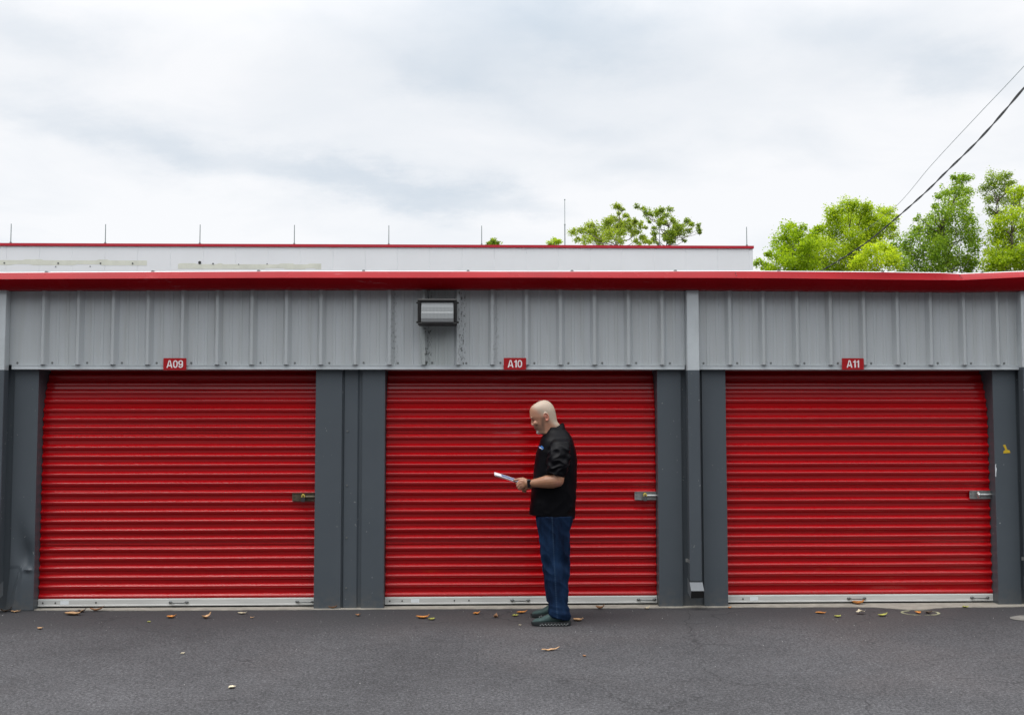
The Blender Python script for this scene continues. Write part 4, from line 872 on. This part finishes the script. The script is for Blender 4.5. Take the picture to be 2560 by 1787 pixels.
rings = []; z = 1.45
zs = [1.45 + .0045 * k for k in range(83)]; zs = [q for q in zs if q < 1.822] + [1.8225, 1.8236]
YC = P0.y
for z in zs:
    f_, b_ = tab(HF, z), tab(HB, z); wv_ = head_w(z); xc = f_ + (b_ - f_) * .56; ring = []
    for k in range(48):
        t = 2 * math.pi * k / 48; c_, s_ = math.cos(t), math.sin(t)
        if c_ < 0: ring.append((xc + (xc - f_) * -abs(c_) ** .95, YC + wv_ * math.copysign(abs(s_) ** .92, s_), z))
        else: ring.append((xc + (b_ - xc) * c_ ** .95, YC + wv_ * math.copysign(abs(s_) ** .92, s_), z))
    rings.append(ring)
body.loft(rings)
# nose, brows, lips, chin, ears
nz = [(.4150, 1.6660, .0085), (.4160, 1.6495, .0085), (.4150, 1.636, .0090), (.4130, 1.6248, .0100), (.4165, 1.6185, .0095)]
body.chain([(x + r_ * .9, YC, z, r_) for x, z, r_ in nz])
for s_ in (-1, 1):
    body.ball((.431, YC + s_ * .012, 1.6165), (.012, .008, .0075))
    body.ball((.418, YC + s_ * .024, 1.675), (.012, .018, .008))
    body.ball((.452, YC + s_ * .040, 1.632), (.024, .018, .020))       # cheekbone
    body.ball((.4385, YC + s_ * .027, 1.6600), (.010, .012, .0075))    # eyelid
    rot = Matrix.Rotation(R(-14), 3, 'Y'); ec = Vector((.5362, YC + s_ * .0775, 1.684))
    body.ball(ec, (.0165, .006, .030), rot=rot)
    rim = [ec + rot @ Vector((.0185 * math.cos(t), s_ * (.006 + .004 * math.cos(t)), .033 * math.sin(t))) for t in [R(-120 + 10 * k) for k in range(31)]]
    body.tube(rim, .0042, 8)
    body.ball(ec + rot @ Vector((-.006, s_ * .006, -.028)), (.008, .005, .009))
body.ball((.4485, YC, 1.5885), (.010, .022, .0055)); body.ball((.4605, YC, 1.5755), (.010, .019, .0055))
body.ball((.476, YC, 1.555), (.020, .024, .018))
# trunk, arms, legs under the clothes
body.chain([(.64, YC, 1.48, .085), (.62, YC, 1.36, .135), (.61, YC, 1.15, .150), (.61, YC, .95, .140)], 18)
for s_ in (-1, 1):
    body.chain([(.65, YC + s_ * .08, 1.44, .06), (.642, YC + s_ * .19, 1.41, .046)])
    bk, dn = (0, 0) if s_ < 0 else (.045, -.035)
    Y = lambda y: YC + s_ * y
    body.chain([(.642, Y(.200), 1.41, .046), (.630, Y(.243), 1.30, .050), (.618, Y(.262), 1.172, .050)], 14)
    body.chain([(.618, Y(.262), 1.168, .0500), (.575, Y(.250), 1.162 + dn * .3, .0555), (.53, Y(.240), 1.158 + dn * .6, .0530), (.464 + bk * .5, Y(.213), 1.149 + dn * .8, .0400), (.405 + bk, Y(.185), 1.1420 + dn, .0305), (.375 + bk, Y(.170), 1.139 + dn, .0300)], 16)
    # palm: four metacarpals, then five separate fingers
    mcp = [(.320, .146, 1.160), (.318, .150, 1.1425), (.323, .150, 1.1245), (.332, .147, 1.110)]
    for (x, y, z) in mcp: body.chain([(.385 + bk, Y(.170), 1.139 + (z - 1.135) * .45 + dn, .020), (.350 + bk, Y(.162), 1.138 + (z - 1.135) * .75 + dn, .0155), (x + bk, Y(y), z + dn, .0118)])
    fing = [[(.320, .146, 1.160, .0112), (.291, .138, 1.1385, .0098), (.289, .110, 1.1325, .0088), (.305, .092, 1.1345, .0078)],
            [(.318, .150, 1.1425, .0112), (.294, .142, 1.1180, .0100), (.294, .112, 1.1125, .0088), (.312, .094, 1.1165, .0078)],
            [(.323, .150, 1.1245, .0108), (.303, .142, 1.1000, .0096), (.304, .114, 1.0960, .0086), (.322, .098, 1.1010, .0076)],
            [(.332, .147, 1.1100, .0098), (.315, .140, 1.0905, .0086), (.317, .118, 1.0880, .0078), (.330, .106, 1.0920, .0070)]]
    for q in fing: body.chain([(x + bk, Y(y), z + dn, r_) for x, y, z, r_ in q])
    body.chain([(x + bk, Y(y), z + dn, r_) for x, y, z, r_ in ((.372, .158, 1.160, .0165), (.338, .142, 1.1765, .0140), (.302, .128, 1.1720, .0115), (.268, .118, 1.1655, .0090))])
    body.chain([(.62, Y(.10), .93, .10), (.60, Y(.13), .50, .062), (.63, Y(.17 if s_ < 0 else .17), .10, .040), (.61, Y(.18), .05, .035)], 14)
bme_ = dens_eval(body, 'person', .0034, 5)
cola = bme_.color_attributes.new('Col', 'FLOAT_COLOR', 'POINT')
def sm(a, b, x):
    t = max(0, min(1, (x - a) / (b - a))) if a != b else (1 if x > a else 0); return t * t * (3 - 2 * t)
SK = Vector((.40, .198, .125)); 
def mixc(a, b, t): return a + (b - a) * t
vals = []
for v in bme_.vertices:
    x, y, z = v.co; yl = abs(y - YC)
    if z > 1.5:
        # eye sockets and mouth line
        e = math.exp(-(((x - .428) / .012) ** 2 + ((yl - .027) / .012) ** 2 + ((z - 1.6535) / .006) ** 2)); v.co.x += .0045 * e
        mth = math.exp(-((z - 1.5815) / .0028) ** 2) * sm(.034, .016, yl) * sm(.50, .47, x); v.co.x += .004 * mth
        c = SK.copy()
        # close cropped scalp
        dsc = (z - 1.70) * .75 + (x - .47) * .62
        k = sm(-.005, .045, dsc); nsc = .5 + .5 * noise.noise(Vector((x * 40, y * 40, z * 40)))
        c = mixc(c, Vector((.42, .35, .272)), k * (.75 + .25 * nsc))
        c = mixc(c, Vector((.20, .16, .14)), .55 * math.exp(-(((x - .487) / .028) ** 2 + ((z - 1.735) / .022) ** 2)) * sm(.03, .06, yl) * nsc)
        # beard: sideburn, jaw, moustache, chin
        jaw = sm(1.635, 1.600, z) * sm(1.532, 1.545, z + (x - .50) * .0) * sm(.535, .515, x) * sm(.436, .452, x)
        side = sm(.028, .0, abs(x - .508)) * sm(1.70, 1.66, z) * sm(1.56, 1.60, z) * sm(.045, .06, yl)
        mou = sm(.011, .004, abs(z - 1.5965)) * sm(.040, .022, yl) * sm(.475, .455, x)
        k = max(jaw * .62, side * .72, mou * .75); c = mixc(c, Vector((.075, .052, .038)), k * (.75 + .35 * nsc))
        chin = sm(1.574, 1.566, z) * sm(.037, .024, yl) * sm(.515, .490, x) * sm(1.530, 1.540, z); c = mixc(c, Vector((.48, .47, .45)), chin * .9)
        lip = max(math.exp(-((z - 1.5875) / .0035) ** 2), math.exp(-((z - 1.5760) / .0035) ** 2)) * sm(.026, .016, yl) * sm(.478, .465, x); c = mixc(c, Vector((.36, .16, .13)), lip * .8)
        c = mixc(c, Vector((.02, .012, .010)), mth * .9)
        er = sm(.076, .084, yl) * sm(1.72, 1.71, z) * sm(.50, .515, x) * sm(.58, .57, x); c = mixc(c, Vector((.50, .17, .11)), er * .9)
        ec_ = math.exp(-(((x - .536) / .007) ** 2 + ((z - 1.682) / .012) ** 2)) * sm(.07, .078, yl); c = mixc(c, Vector((.17, .06, .045)), ec_ * .8)
        br = math.exp(-(((z - 1.6765 + (yl - .02) * .15) / .0042) ** 2)) * sm(.050, .040, yl) * sm(.008, .014, yl) * sm(.445, .436, x); c = mixc(c, Vector((.12, .08, .06)), br * .75)
        eye = 1.25 * math.exp(-(((x - .430) / .015) ** 2 + ((yl - .027) / .012) ** 2 + ((z - 1.6535) / .0034) ** 2)); c = mixc(c, Vector((.03, .02, .018)), min(1, eye * 1.1))
        nos = sm(.45, .43, x) * math.exp(-((z - 1.625) / .014) ** 2); c = mixc(c, Vector((.50, .26, .19)), nos * .5)
        nst = math.exp(-(((x - .428) / .006) ** 2 + ((yl - .007) / .005) ** 2 + ((z - 1.610) / .004) ** 2)); c = mixc(c, Vector((.06, .02, .018)), min(1, nst))
    else:
        nn = .5 + .5 * noise.noise(Vector((x * 22, y * 22, z * 22))); c = mixc(Vector((.27, .128, .068)), Vector((.34, .170, .098)), nn)
        if x < .34: c = mixc(c, Vector((.42, .210, .140)), .6)
        el = math.exp(-(((x - .625) / .035) ** 2 + ((z - 1.14) / .03) ** 2)); c = mixc(c, Vector((.46, .20, .15)), el * .6)
    vals += [c.x, c.y, c.z, 1]
cola.data.foreach_set('color', vals)
for v in bme_.vertices: v.co -= P0
sk, t_, b_ = base_mat('skin')
at = N(t_, 'ShaderNodeVertexColor'); at.layer_name = 'Col'; t_.links.new(at.outputs[0], b_.inputs['Base Color'])
b_.inputs['Roughness'].default_value = .48; b_.inputs['Subsurface Weight'].default_value = .12; b_.inputs['Subsurface Scale'].default_value = .008; b_.inputs['Subsurface Radius'].default_value = (1, .35, .2)
bme_.materials.append(sk)
man = bpy.data.objects.new('person', bme_); col.objects.link(man); man.location = P0
tag(man, 'bald man in black polo shirt and jeans reading papers before the middle red door', 'person')
def child(me, name, m_, parent=man):
    me.name = name; me.materials.append(m_); o = bpy.data.objects.new(name, me); col.objects.link(o); o.parent = parent; return o
# ---- polo shirt
SB = prof([[.662, 1.60], [.6811, 1.592], [.7000, 1.5756], [.729, 1.5502], [.7502, 1.522], [.7607, 1.4937], [.7732, 1.4513], [.785, 1.3949], [.7905, 1.3384], [.7916, 1.2821], [.7878, 1.2258], [.7875, 1.1695], [.7857, 1.0922], [.7832, 1.008], [.7794, .9379], [.772, .8679], [.7633, .8154]])
SF = prof([[.555, 1.60], [.5400, 1.570], [.5150, 1.5294], [.4998, 1.5082], [.4877, 1.4871], [.4790, 1.4518], [.457, 1.3955], [.4463, 1.3392], [.4391, 1.2829], [.4326, 1.2266], [.4282, 1.1704], [.416, 1.0933], [.4088, 1.0092], [.3995, .9392], [.3935, .8850], [.3923, .8692]])
SW = [(1.60, .080), (1.57, .092), (1.545, .115), (1.52, .150), (1.49, .180), (1.45, .198), (1.38, .200), (1.25, .196), (1.10, .200), (.95, .202), (.815, .198)]
sh = MB(); rings = []
zz = [1.598 - .012 * k for k in range(61)]
for z in zz:
    f_, b_ = tab(SF, z), tab(SB, z); wv_ = tab(SW, z); xc = (f_ + b_) / 2; ring = []
    for k in range(64):
        t = 2 * math.pi * k / 64; c_, s_ = math.cos(t), math.sin(t)
        x = xc + (b_ - f_) / 2 * math.copysign(abs(c_) ** .80, c_); y = YC + wv_ * math.copysign(abs(s_) ** .85, s_)
        hem = 0
        if z < .90:    # hem drops from front to back
            u = (x - f_) / (b_ - f_); hem = -(.048 * u) * (.90 - z) / .03 if z > .87 else -.048 * u
        ring.append((x, y, z + hem))
    rings.append(ring)
    if z <= .872: break
sh.loft(rings)
for s_ in (-1, 1):
    Y = lambda y: YC + s_ * y
    path = [((.650, .150, 1.500), .058, .050), ((.648, .185, 1.480), .078, .062), ((.640, .215, 1.430), .090, .068), ((.630, .238, 1.370), .092, .070), ((.621, .250, 1.310), .090, .072), ((.609, .256, 1.255), .080, .070), ((.598, .258, 1.212), .072, .067)]
    rg_ = []
    for i, (p, rx_, ry_) in enumerate(path):
        tilt = min(1, i / 5) * .30 if i > 2 else 0
        rg_.append([(p[0] + rx_ * math.cos(t), Y(p[1]) + ry_ * math.sin(t), p[2] - tilt * rx_ * math.cos(t)) for t in [2 * math.pi * k / 28 for k in range(28)]])
    sh.loft(rg_)
sme_ = dens_eval(sh, 'shirt', .0058, 5)
def wrinkle(me, amp_fn, seed):
    nrm = [v.normal.copy() for v in me.vertices]
    for v, n_ in zip(me.vertices, nrm):
        v.co += n_ * amp_fn(v.co, n_)
def ridge(p): return 1 - abs(noise.noise(p)) * 2
def sh_amp(p, n_):
    a = .0035 * noise.noise(Vector((p.x * 5, p.y * 5, p.z * 4)))
    q = Vector((p.x * 9 + p.z * 8, p.y * 8, p.z * 16 - p.x * 10)); slv = sm(.17, .21, abs(p.y - YC)) * sm(1.19, 1.23, p.z) * sm(1.47, 1.40, p.z)
    a += slv * .015 * (ridge(q * 1.15) - .55)
    a += (.3 + .7 * sm(1.12, .90, p.z)) * .006 * (ridge(Vector((p.x * 6 - p.z * 7, p.y * 6, p.z * 9 + p.x * 5))) - .5)
    a += sm(.66, .74, p.x) * .007 * (ridge(Vector((p.x * 7, p.y * 6, p.z * 7 + p.x * 9))) - .5)
    a -= sm(.03, .0, abs(abs(p.y - YC) - .196)) * .004 * sm(1.30, 1.36, p.z) * sm(1.5, 1.45, p.z)
    return a
wrinkle(sme_, sh_amp, 1)
# collar folded over, added as its own layer of cloth in the same mesh
cm = MB(); top_ = []; out_ = []; low = []; inn = []
for k in range(49):
    t = R(-168 + 336 * k / 48)      # open at the front
    c_, s_ = math.cos(t), math.sin(t)
    def rp(cx, cz, ax, ay, dz): return (cx + ax * c_, YC + ay * s_, cz + dz * c_)
    inn.append(rp(.600, 1.560, .074, .074, .046)); top_.append(rp(.598, 1.585, .082, .080, .050)); out_.append(rp(.599, 1.577, .090, .088, .049)); low.append(rp(.597, 1.530, .108, .110, .040 + .012 * abs(s_)))
cm.loft([inn, top_, out_, low], caps=False, closed=False)
low2 = [(x - .0, y * 1.0, z - .004) for x, y, z in low]; cm.loft([low, low2, [(.6 + (x - .6) * .90, YC + (y - YC) * .90, z + .002) for x, y, z in low]], caps=False, closed=False)
bm = bmesh.new(); bm.from_mesh(sme_); n0 = len(bm.verts)
cv = [bm.verts.new(p) for p in cm.v]
for f in cm.f:
    try: bf = bm.faces.new([cv[i] for i in f]); bf.smooth = True
    except ValueError: pass
bmesh.ops.recalc_face_normals(bm, faces=[f for f in bm.faces if f.verts[0].index < 0 or f.verts[0] in set()])
bm.to_mesh(sme_); bm.free()
from mathutils.bvhtree import BVHTree
bvh = BVHTree.FromPolygons([v.co.copy() for v in sme_.vertices], [tuple(p.vertices) for p in sme_.polygons])
for v in sme_.vertices: v.co -= P0
def cloth(name, c1, c2, rough, scale, bump, sheen=0.0, stretch=(1, 1, 1)):
    m_, t, b = base_mat(name); co = N(t, 'ShaderNodeTexCoord')
    mp_ = N(t, 'ShaderNodeMapping'); mp_.inputs['Scale'].default_value = stretch; t.links.new(co.outputs['Object'], mp_.inputs[0])
    n = N(t, 'ShaderNodeTexNoise'); setin(n, Scale=scale, Detail=5.0, Roughness=.65); t.links.new(mp_.outputs[0], n.inputs['Vector'])
    t.links.new(mix(t, ramp_out(t, n.outputs['Fac'], .3, .7), c1, c2), b.inputs['Base Color']); b.inputs['Roughness'].default_value = rough
    b.inputs['Sheen Weight'].default_value = sheen; b.inputs['Specular IOR Level'].default_value = .09
    n2 = N(t, 'ShaderNodeTexNoise'); setin(n2, Scale=300.0, Detail=2.0); t.links.new(co.outputs['Object'], n2.inputs['Vector'])
    bp = N(t, 'ShaderNodeBump'); setin(bp, Strength=bump, Distance=.002); t.links.new(n2.outputs['Fac'], bp.inputs['Height']); t.links.new(bp.outputs[0], b.inputs['Normal'])
    return m_
shirt = child(sme_, 'shirt', cloth('black polo cloth', (.002, .002, .003), (.0035, .0035, .005), .44, 12, .2, .0))
# small blue and white emblem on the chest
def patch(pts, off, name, m_):
    vs = []
    for x, z in pts:
        h = bvh.ray_cast(Vector((x, -3, z)), Vector((0, 1, 0)))
        vs.append(h[0] + h[1].normalized() * (off if h[1].y < 0 else -off) - P0)
    mb = MB(); mb.add(vs, [tuple(range(len(vs)))]); o = mb.build(name, m_, shirt, recalc=False); return o
M['logo_blue'] = mat('blue embroidery', (.03, .14, .42), .6, var=.1); M['logo_white'] = mat('white embroidery', (.6, .65, .7), .6, var=.1)
patch([(.477, 1.442), (.497, 1.446), (.509, 1.436), (.509, 1.420), (.497, 1.414), (.480, 1.424)], .0025, 'emblem', M['logo_blue'])
patch([(.480, 1.432), (.490, 1.431), (.503, 1.420), (.505, 1.416), (.490, 1.423), (.481, 1.427)], .0045, 'emblem_stroke', M['logo_white'])
# ---- jeans
NF = prof([[.4443, .8706], [.4443, .8506], [.4536, .7816], [.4661, .719], [.4741, .6565], [.4815, .594], [.4877, .5315], [.5001, .4691], [.5081, .4067], [.5187, .3444], [.5279, .2822], [.5403, .22], [.5470, .1764], [.5420, .1320], [.5380, .0959], [.5480, .0700]])
NB = prof([[.757, .8706], [.751, .8369], [.7381, .7805], [.7253, .743], [.7262, .6554], [.7215, .5929], [.718, .5304], [.719, .468], [.7194, .4057], [.7141, .3434], [.7106, .2812], [.7072, .219], [.7000, .1569], [.7160, .1258], [.7205, .0947], [.7178, .0327]])
FF = prof([[.4597, .8706], [.4597, .8231], [.4693, .7518], [.4822, .687], [.4905, .6223], [.4982, .5576], [.5045, .493], [.5174, .4284], [.5237, .3639], [.5274, .2995], [.5344, .2351], [.5414, .1708], [.5459, .1386], [.56, .10]])
je = MB()
for s_, F_ in ((-1, NF), (1, FF)):
    rings = []; z = .872
    while z > .062:
        f_, b_ = tab(F_, z), tab(NB, z) - (.0 if s_ < 0 else .006); yc_ = YC + s_ * tab([(.87, .095), (.5, .125), (.06, .176)], z); hw = tab([(.87, .112), (.70, .100), (.45, .086), (.20, .078), (.12, .080), (.06, .078)], z); ring = []
        for k in range(40):
            t = 2 * math.pi * k / 40; c_, q_ = math.cos(t), math.sin(t); xx = (f_ + b_) / 2 + (b_ - f_) / 2 * math.copysign(abs(c_) ** .9, c_)
            hem = 0
            if z < .14:
                u = (xx - f_) / (b_ - f_); hem = (.14 - z) / .078 * ((-.034 * u + .012 * (1 - u)) if s_ < 0 else (.062 * (1 - u) - .03 * u))
            ring.append((xx, yc_ + hw * q_, z + hem))
        rings.append(ring); z -= .012
    je.loft(rings)
jme = dens_eval(je, 'jeans', .0058, 4)
def je_amp(p, n_):
    a = .004 * noise.noise(Vector((p.x * 6, p.y * 6, p.z * 5)))
    kn = sm(.30, .42, p.z) * sm(.72, .55, p.z)
    a += (.35 + .65 * kn) * .018 * (ridge(Vector((p.x * 9, p.y * 7, p.z * 12 + (p.x - .6) * 12)) * .8) - .5) * sm(.10, .0, -(p.x - .52))
    a += sm(.20, .10, p.z) * .014 * (ridge(Vector((p.x * 5, p.y * 5, p.z * 26 + p.x * 8)) * .8) - .5)
    return a
wrinkle(jme, je_amp, 2)
for v in jme.vertices: v.co -= P0
jm, t_, b_ = base_mat('blue denim')
co_ = N(t_, 'ShaderNodeTexCoord'); s3 = N(t_, 'ShaderNodeSeparateXYZ'); t_.links.new(co_.outputs['Object'], s3.inputs[0])
mpj = N(t_, 'ShaderNodeMapping'); mpj.inputs['Scale'].default_value = (8, 8, 3); t_.links.new(co_.outputs['Object'], mpj.inputs[0])
nj = N(t_, 'ShaderNodeTexNoise'); setin(nj, Scale=1.0, Detail=5.0, Roughness=.65); t_.links.new(mpj.outputs[0], nj.inputs['Vector'])
fade = math_(t_, 'MULTIPLY', ramp_out(t_, nj.outputs['Fac'], .36, .70), 1.0)
thigh = N(t_, 'ShaderNodeMapRange'); setin(thigh, From_Min=-.09, From_Max=.01, To_Min=1.0, To_Max=.45)
t_.links.new(math_(t_, 'ADD', s3.outputs[0], math_(t_, 'MULTIPLY', s3.outputs[2], .10)), thigh.inputs['Value'])
cj = mix(t_, math_(t_, 'MULTIPLY', fade, thigh.outputs[0]), (.002, .006, .019), (.018, .055, .135))
# pale stitched outseam
sx_ = math_(t_, 'ABSOLUTE', math_(t_, 'SUBTRACT', math_(t_, 'ADD', s3.outputs[0], math_(t_, 'MULTIPLY', s3.outputs[2], .045)), .042))
st = N(t_, 'ShaderNodeMapRange'); setin(st, From_Min=.0025, From_Max=.0065, To_Min=1.0, To_Max=0.0); t_.links.new(sx_, st.inputs['Value'])
wj = N(t_, 'ShaderNodeTexWave', bands_direction='Z'); setin(wj, Scale=22.0, Distortion=3.0); t_.links.new(co_.outputs['Object'], wj.inputs['Vector'])
side = math_(t_, 'LESS_THAN', s3.outputs[1], -.20)
cj = mix(t_, math_(t_, 'MULTIPLY', math_(t_, 'MULTIPLY', st.outputs[0], wj.outputs['Fac']), .32), cj, (.07, .12, .19))
t_.links.new(cj, b_.inputs['Base Color']); b_.inputs['Roughness'].default_value = .75; b_.inputs['Specular IOR Level'].default_value = .08
nb = N(t_, 'ShaderNodeTexNoise'); setin(nb, Scale=350.0, Detail=2.0); t_.links.new(co_.outputs['Object'], nb.inputs['Vector'])
bpj = N(t_, 'ShaderNodeBump'); setin(bpj, Strength=.3, Distance=.002); t_.links.new(nb.outputs['Fac'], bpj.inputs['Height']); t_.links.new(bpj.outputs[0], b_.inputs['Normal'])
child(jme, 'jeans', jm)
# ---- shoes
M['shoe'] = mat('grey green shoe knit', (.032, .064, .062), .75, var=.25, vscale=20, bump=.5, bscale=250)
M['sole'] = mat('black shoe sole', (.016, .020, .022), .6, var=.2); M['pod'] = mat('pale sole print', (.30, .31, .31), .7, var=.15)
def shoe(tx, y):
    T_ = [(.004, .014, .022, .030), (.014, .028, .022, .044), (.035, .040, .021, .054), (.065, .047, .020, .060), (.095, .050, .020, .069), (.125, .048, .020, .086), (.15, .044, .020, .104), (.18, .040, .020, .116), (.22, .037, .020, .118), (.26, .037, .020, .110), (.29, .034, .020, .098), (.306, .026, .022, .084), (.314, .014, .026, .070)]
    mb = MB(); rings = []
    for s_, wd, z0, z1 in T_:
        ring = []
        for k in range(20):
            t = 2 * math.pi * k / 20; ring.append((tx + s_, y + wd * math.copysign(abs(math.sin(t)) ** .8, math.sin(t)), (z0 + z1) / 2 + (z1 - z0) / 2 * math.copysign(abs(math.cos(t)) ** .9, math.cos(t))))
        rings.append(ring)
    mb.loft(rings); mb.v = [(x - P0.x, yy - P0.y, z) for x, yy, z in mb.v]
    o = mb.build('shoe', M['shoe'], man, smooth=True); sb = o.modifiers.new('s', 'SUBSURF'); sb.levels = 1; sb.render_levels = 1
    mb = MB(); S_ = [(-.004, .010, .016, .030), (.004, .026, .010, .033), (.03, .044, .003, .035), (.07, .053, 0, .034), (.11, .055, 0, .034), (.16, .050, 0, .035), (.21, .046, 0, .036), (.26, .046, 0, .037), (.295, .042, .001, .038), (.314, .030, .004, .038), (.320, .016, .010, .036)]
    rings = []
    for s_, wd, z0, z1 in S_: rings.append([(tx + s_, y + wd * a, z) for a, z in ((-.92, z0), (.92, z0), (1, z0 + .008), (.97, z1), (-.97, z1), (-1, z0 + .008))])
    mb.loft(rings); mb.v = [(x - P0.x, yy - P0.y, z) for x, yy, z in mb.v]; mb.build('sole', M['sole'], o, smooth=40)
    mb = MB()
    for q in range(9):
        s_ = .075 + .026 * q; wd = tab([(a, b) for a, b, c, d in S_], s_) + .0006
        for dz in (-.35, .35): mb.loft([[(tx + s_ + a + dz * .02, y - wd + yy, .0155 + b + (dz * .010)) for a, b in ((-.0045, -.004), (.0015, -.005), (.0045, .004), (-.0015, .005))] for yy in (-.001, .004)])
    mb.v = [(x - P0.x, yy - P0.y, z) for x, yy, z in mb.v]; mb.build('sole_print', M['pod'], o)
shoe(.4055, -.810); shoe(.4180, -.450)
# ---- watch
wb = MB(); wc = Vector((.3835, YC - .174, 1.1405)); ax = Vector((.97, .22, .05)).normalized()
e1 = ax.cross(Vector((0, 0, 1))).normalized(); e2 = e1.cross(ax)
ring = lambda r_, d: [wc + ax * d + e1 * (r_ * math.cos(t)) + e2 * (r_ * 1.02 * math.sin(t)) for t in [2 * math.pi * k / 32 for k in range(32)]]
wb.loft([ring(.0305, -.013), ring(.0350, -.013), ring(.0355, 0), ring(.0350, .013), ring(.0305, .013)], caps=False)
wb.v = [tuple(Vector(p) - P0) for p in wb.v]
M['strap'] = mat('dark grey watch strap', (.03, .03, .032), .45, var=.2); wt = wb.build('watch', M['strap'], man, smooth=40)
fb = MB(); fn = -e1 if e1.y > 0 else e1; fn = (fn * .93 - e2 * .0 + Vector((0, 0, .12))).normalized(); fu = fn.cross(ax).normalized(); fc = wc + fn * .034
pts = []
for sx, sz, a0 in ((1, 1, 0), (-1, 1, 90), (-1, -1, 180), (1, -1, 270)):
    for q in range(4): t = R(a0 + 30 * q); pts.append((sx * .0150 + .006 * math.cos(t), sz * .0190 + .006 * math.sin(t)))
fb.loft([[fc + ax * a * sc_ + fu * b * sc_ + fn * d for a, b in pts] for d, sc_ in ((-.006, 1), (.004, 1), (.0065, .92))])
fb.v = [tuple(Vector(p) - P0) for p in fb.v]
M['glass'] = mat('black watch glass', (.004, .004, .006), .12, var=.1); fb.build('watch_face', M['glass'], wt)
# ---- papers held in the hand
M['paper'] = mat('white paper', (.74, .74, .78), .7, var=.04, vscale=12); M['ink'] = mat('blue grey print', (.12, .16, .30), .7, var=.3, vscale=60)
pa = MB(); o0 = Vector((.113, YC, 1.2185)); dx_ = Vector((.947, 0, -.322)).normalized(); up_ = Vector((.322, 0, .947)).normalized()
rollv = R(3.0)
def pp(u, v, h=0):
    yv = Vector((0, math.cos(rollv), math.sin(rollv)))
    return o0 + dx_ * u + yv * v + up_ * (h + .006 * math.sin(u / .28 * 3.0) * 0 - .05 * (u / .28 - .5) ** 2 * .25)
for sheet in range(5):
    h = -.0022 * sheet; du = .003 * ((sheet * 7) % 3 - 1); g_ = []
    for side in (0, 1):
        for i in range(15):
            for j in range(5): g_.append(pp(.279 * i / 14 + du, -.108 + .216 * j / 4, h - .0006 * side + .0012 * math.sin(j * 1.3 + sheet)))
    fs = []
    for i in range(14):
        for j in range(4):
            k = i * 5 + j; fs += [(k, k + 1, k + 6, k + 5), (75 + k, 75 + k + 5, 75 + k + 6, 75 + k + 1)]
    loop = [j for j in range(5)] + [i * 5 + 4 for i in range(1, 15)] + [70 + j for j in range(3, -1, -1)] + [i * 5 for i in range(13, 0, -1)]
    for a, b in zip(loop, loop[1:] + loop[:1]): fs.append((a, b, 75 + b, 75 + a))
    pa.add(g_, fs)
pb = Vector((.25, YC, 1.1))
pa.v = [tuple(Vector(p) - pb) for p in pa.v]
po = pa.build('paper_stack', M['paper'], None, pb, smooth=30)
tag(po, 'white printed sheets held out in front of the man with the wrist watch', 'papers')
ik = MB(); ik.add([pp(u, v, .0022) - pb for u, v in ((.055, -.09), (.20, -.09), (.20, .06), (.055, .06))], [(0, 1, 2, 3)]); ik.build('print', M['ink'], po, recalc=False)
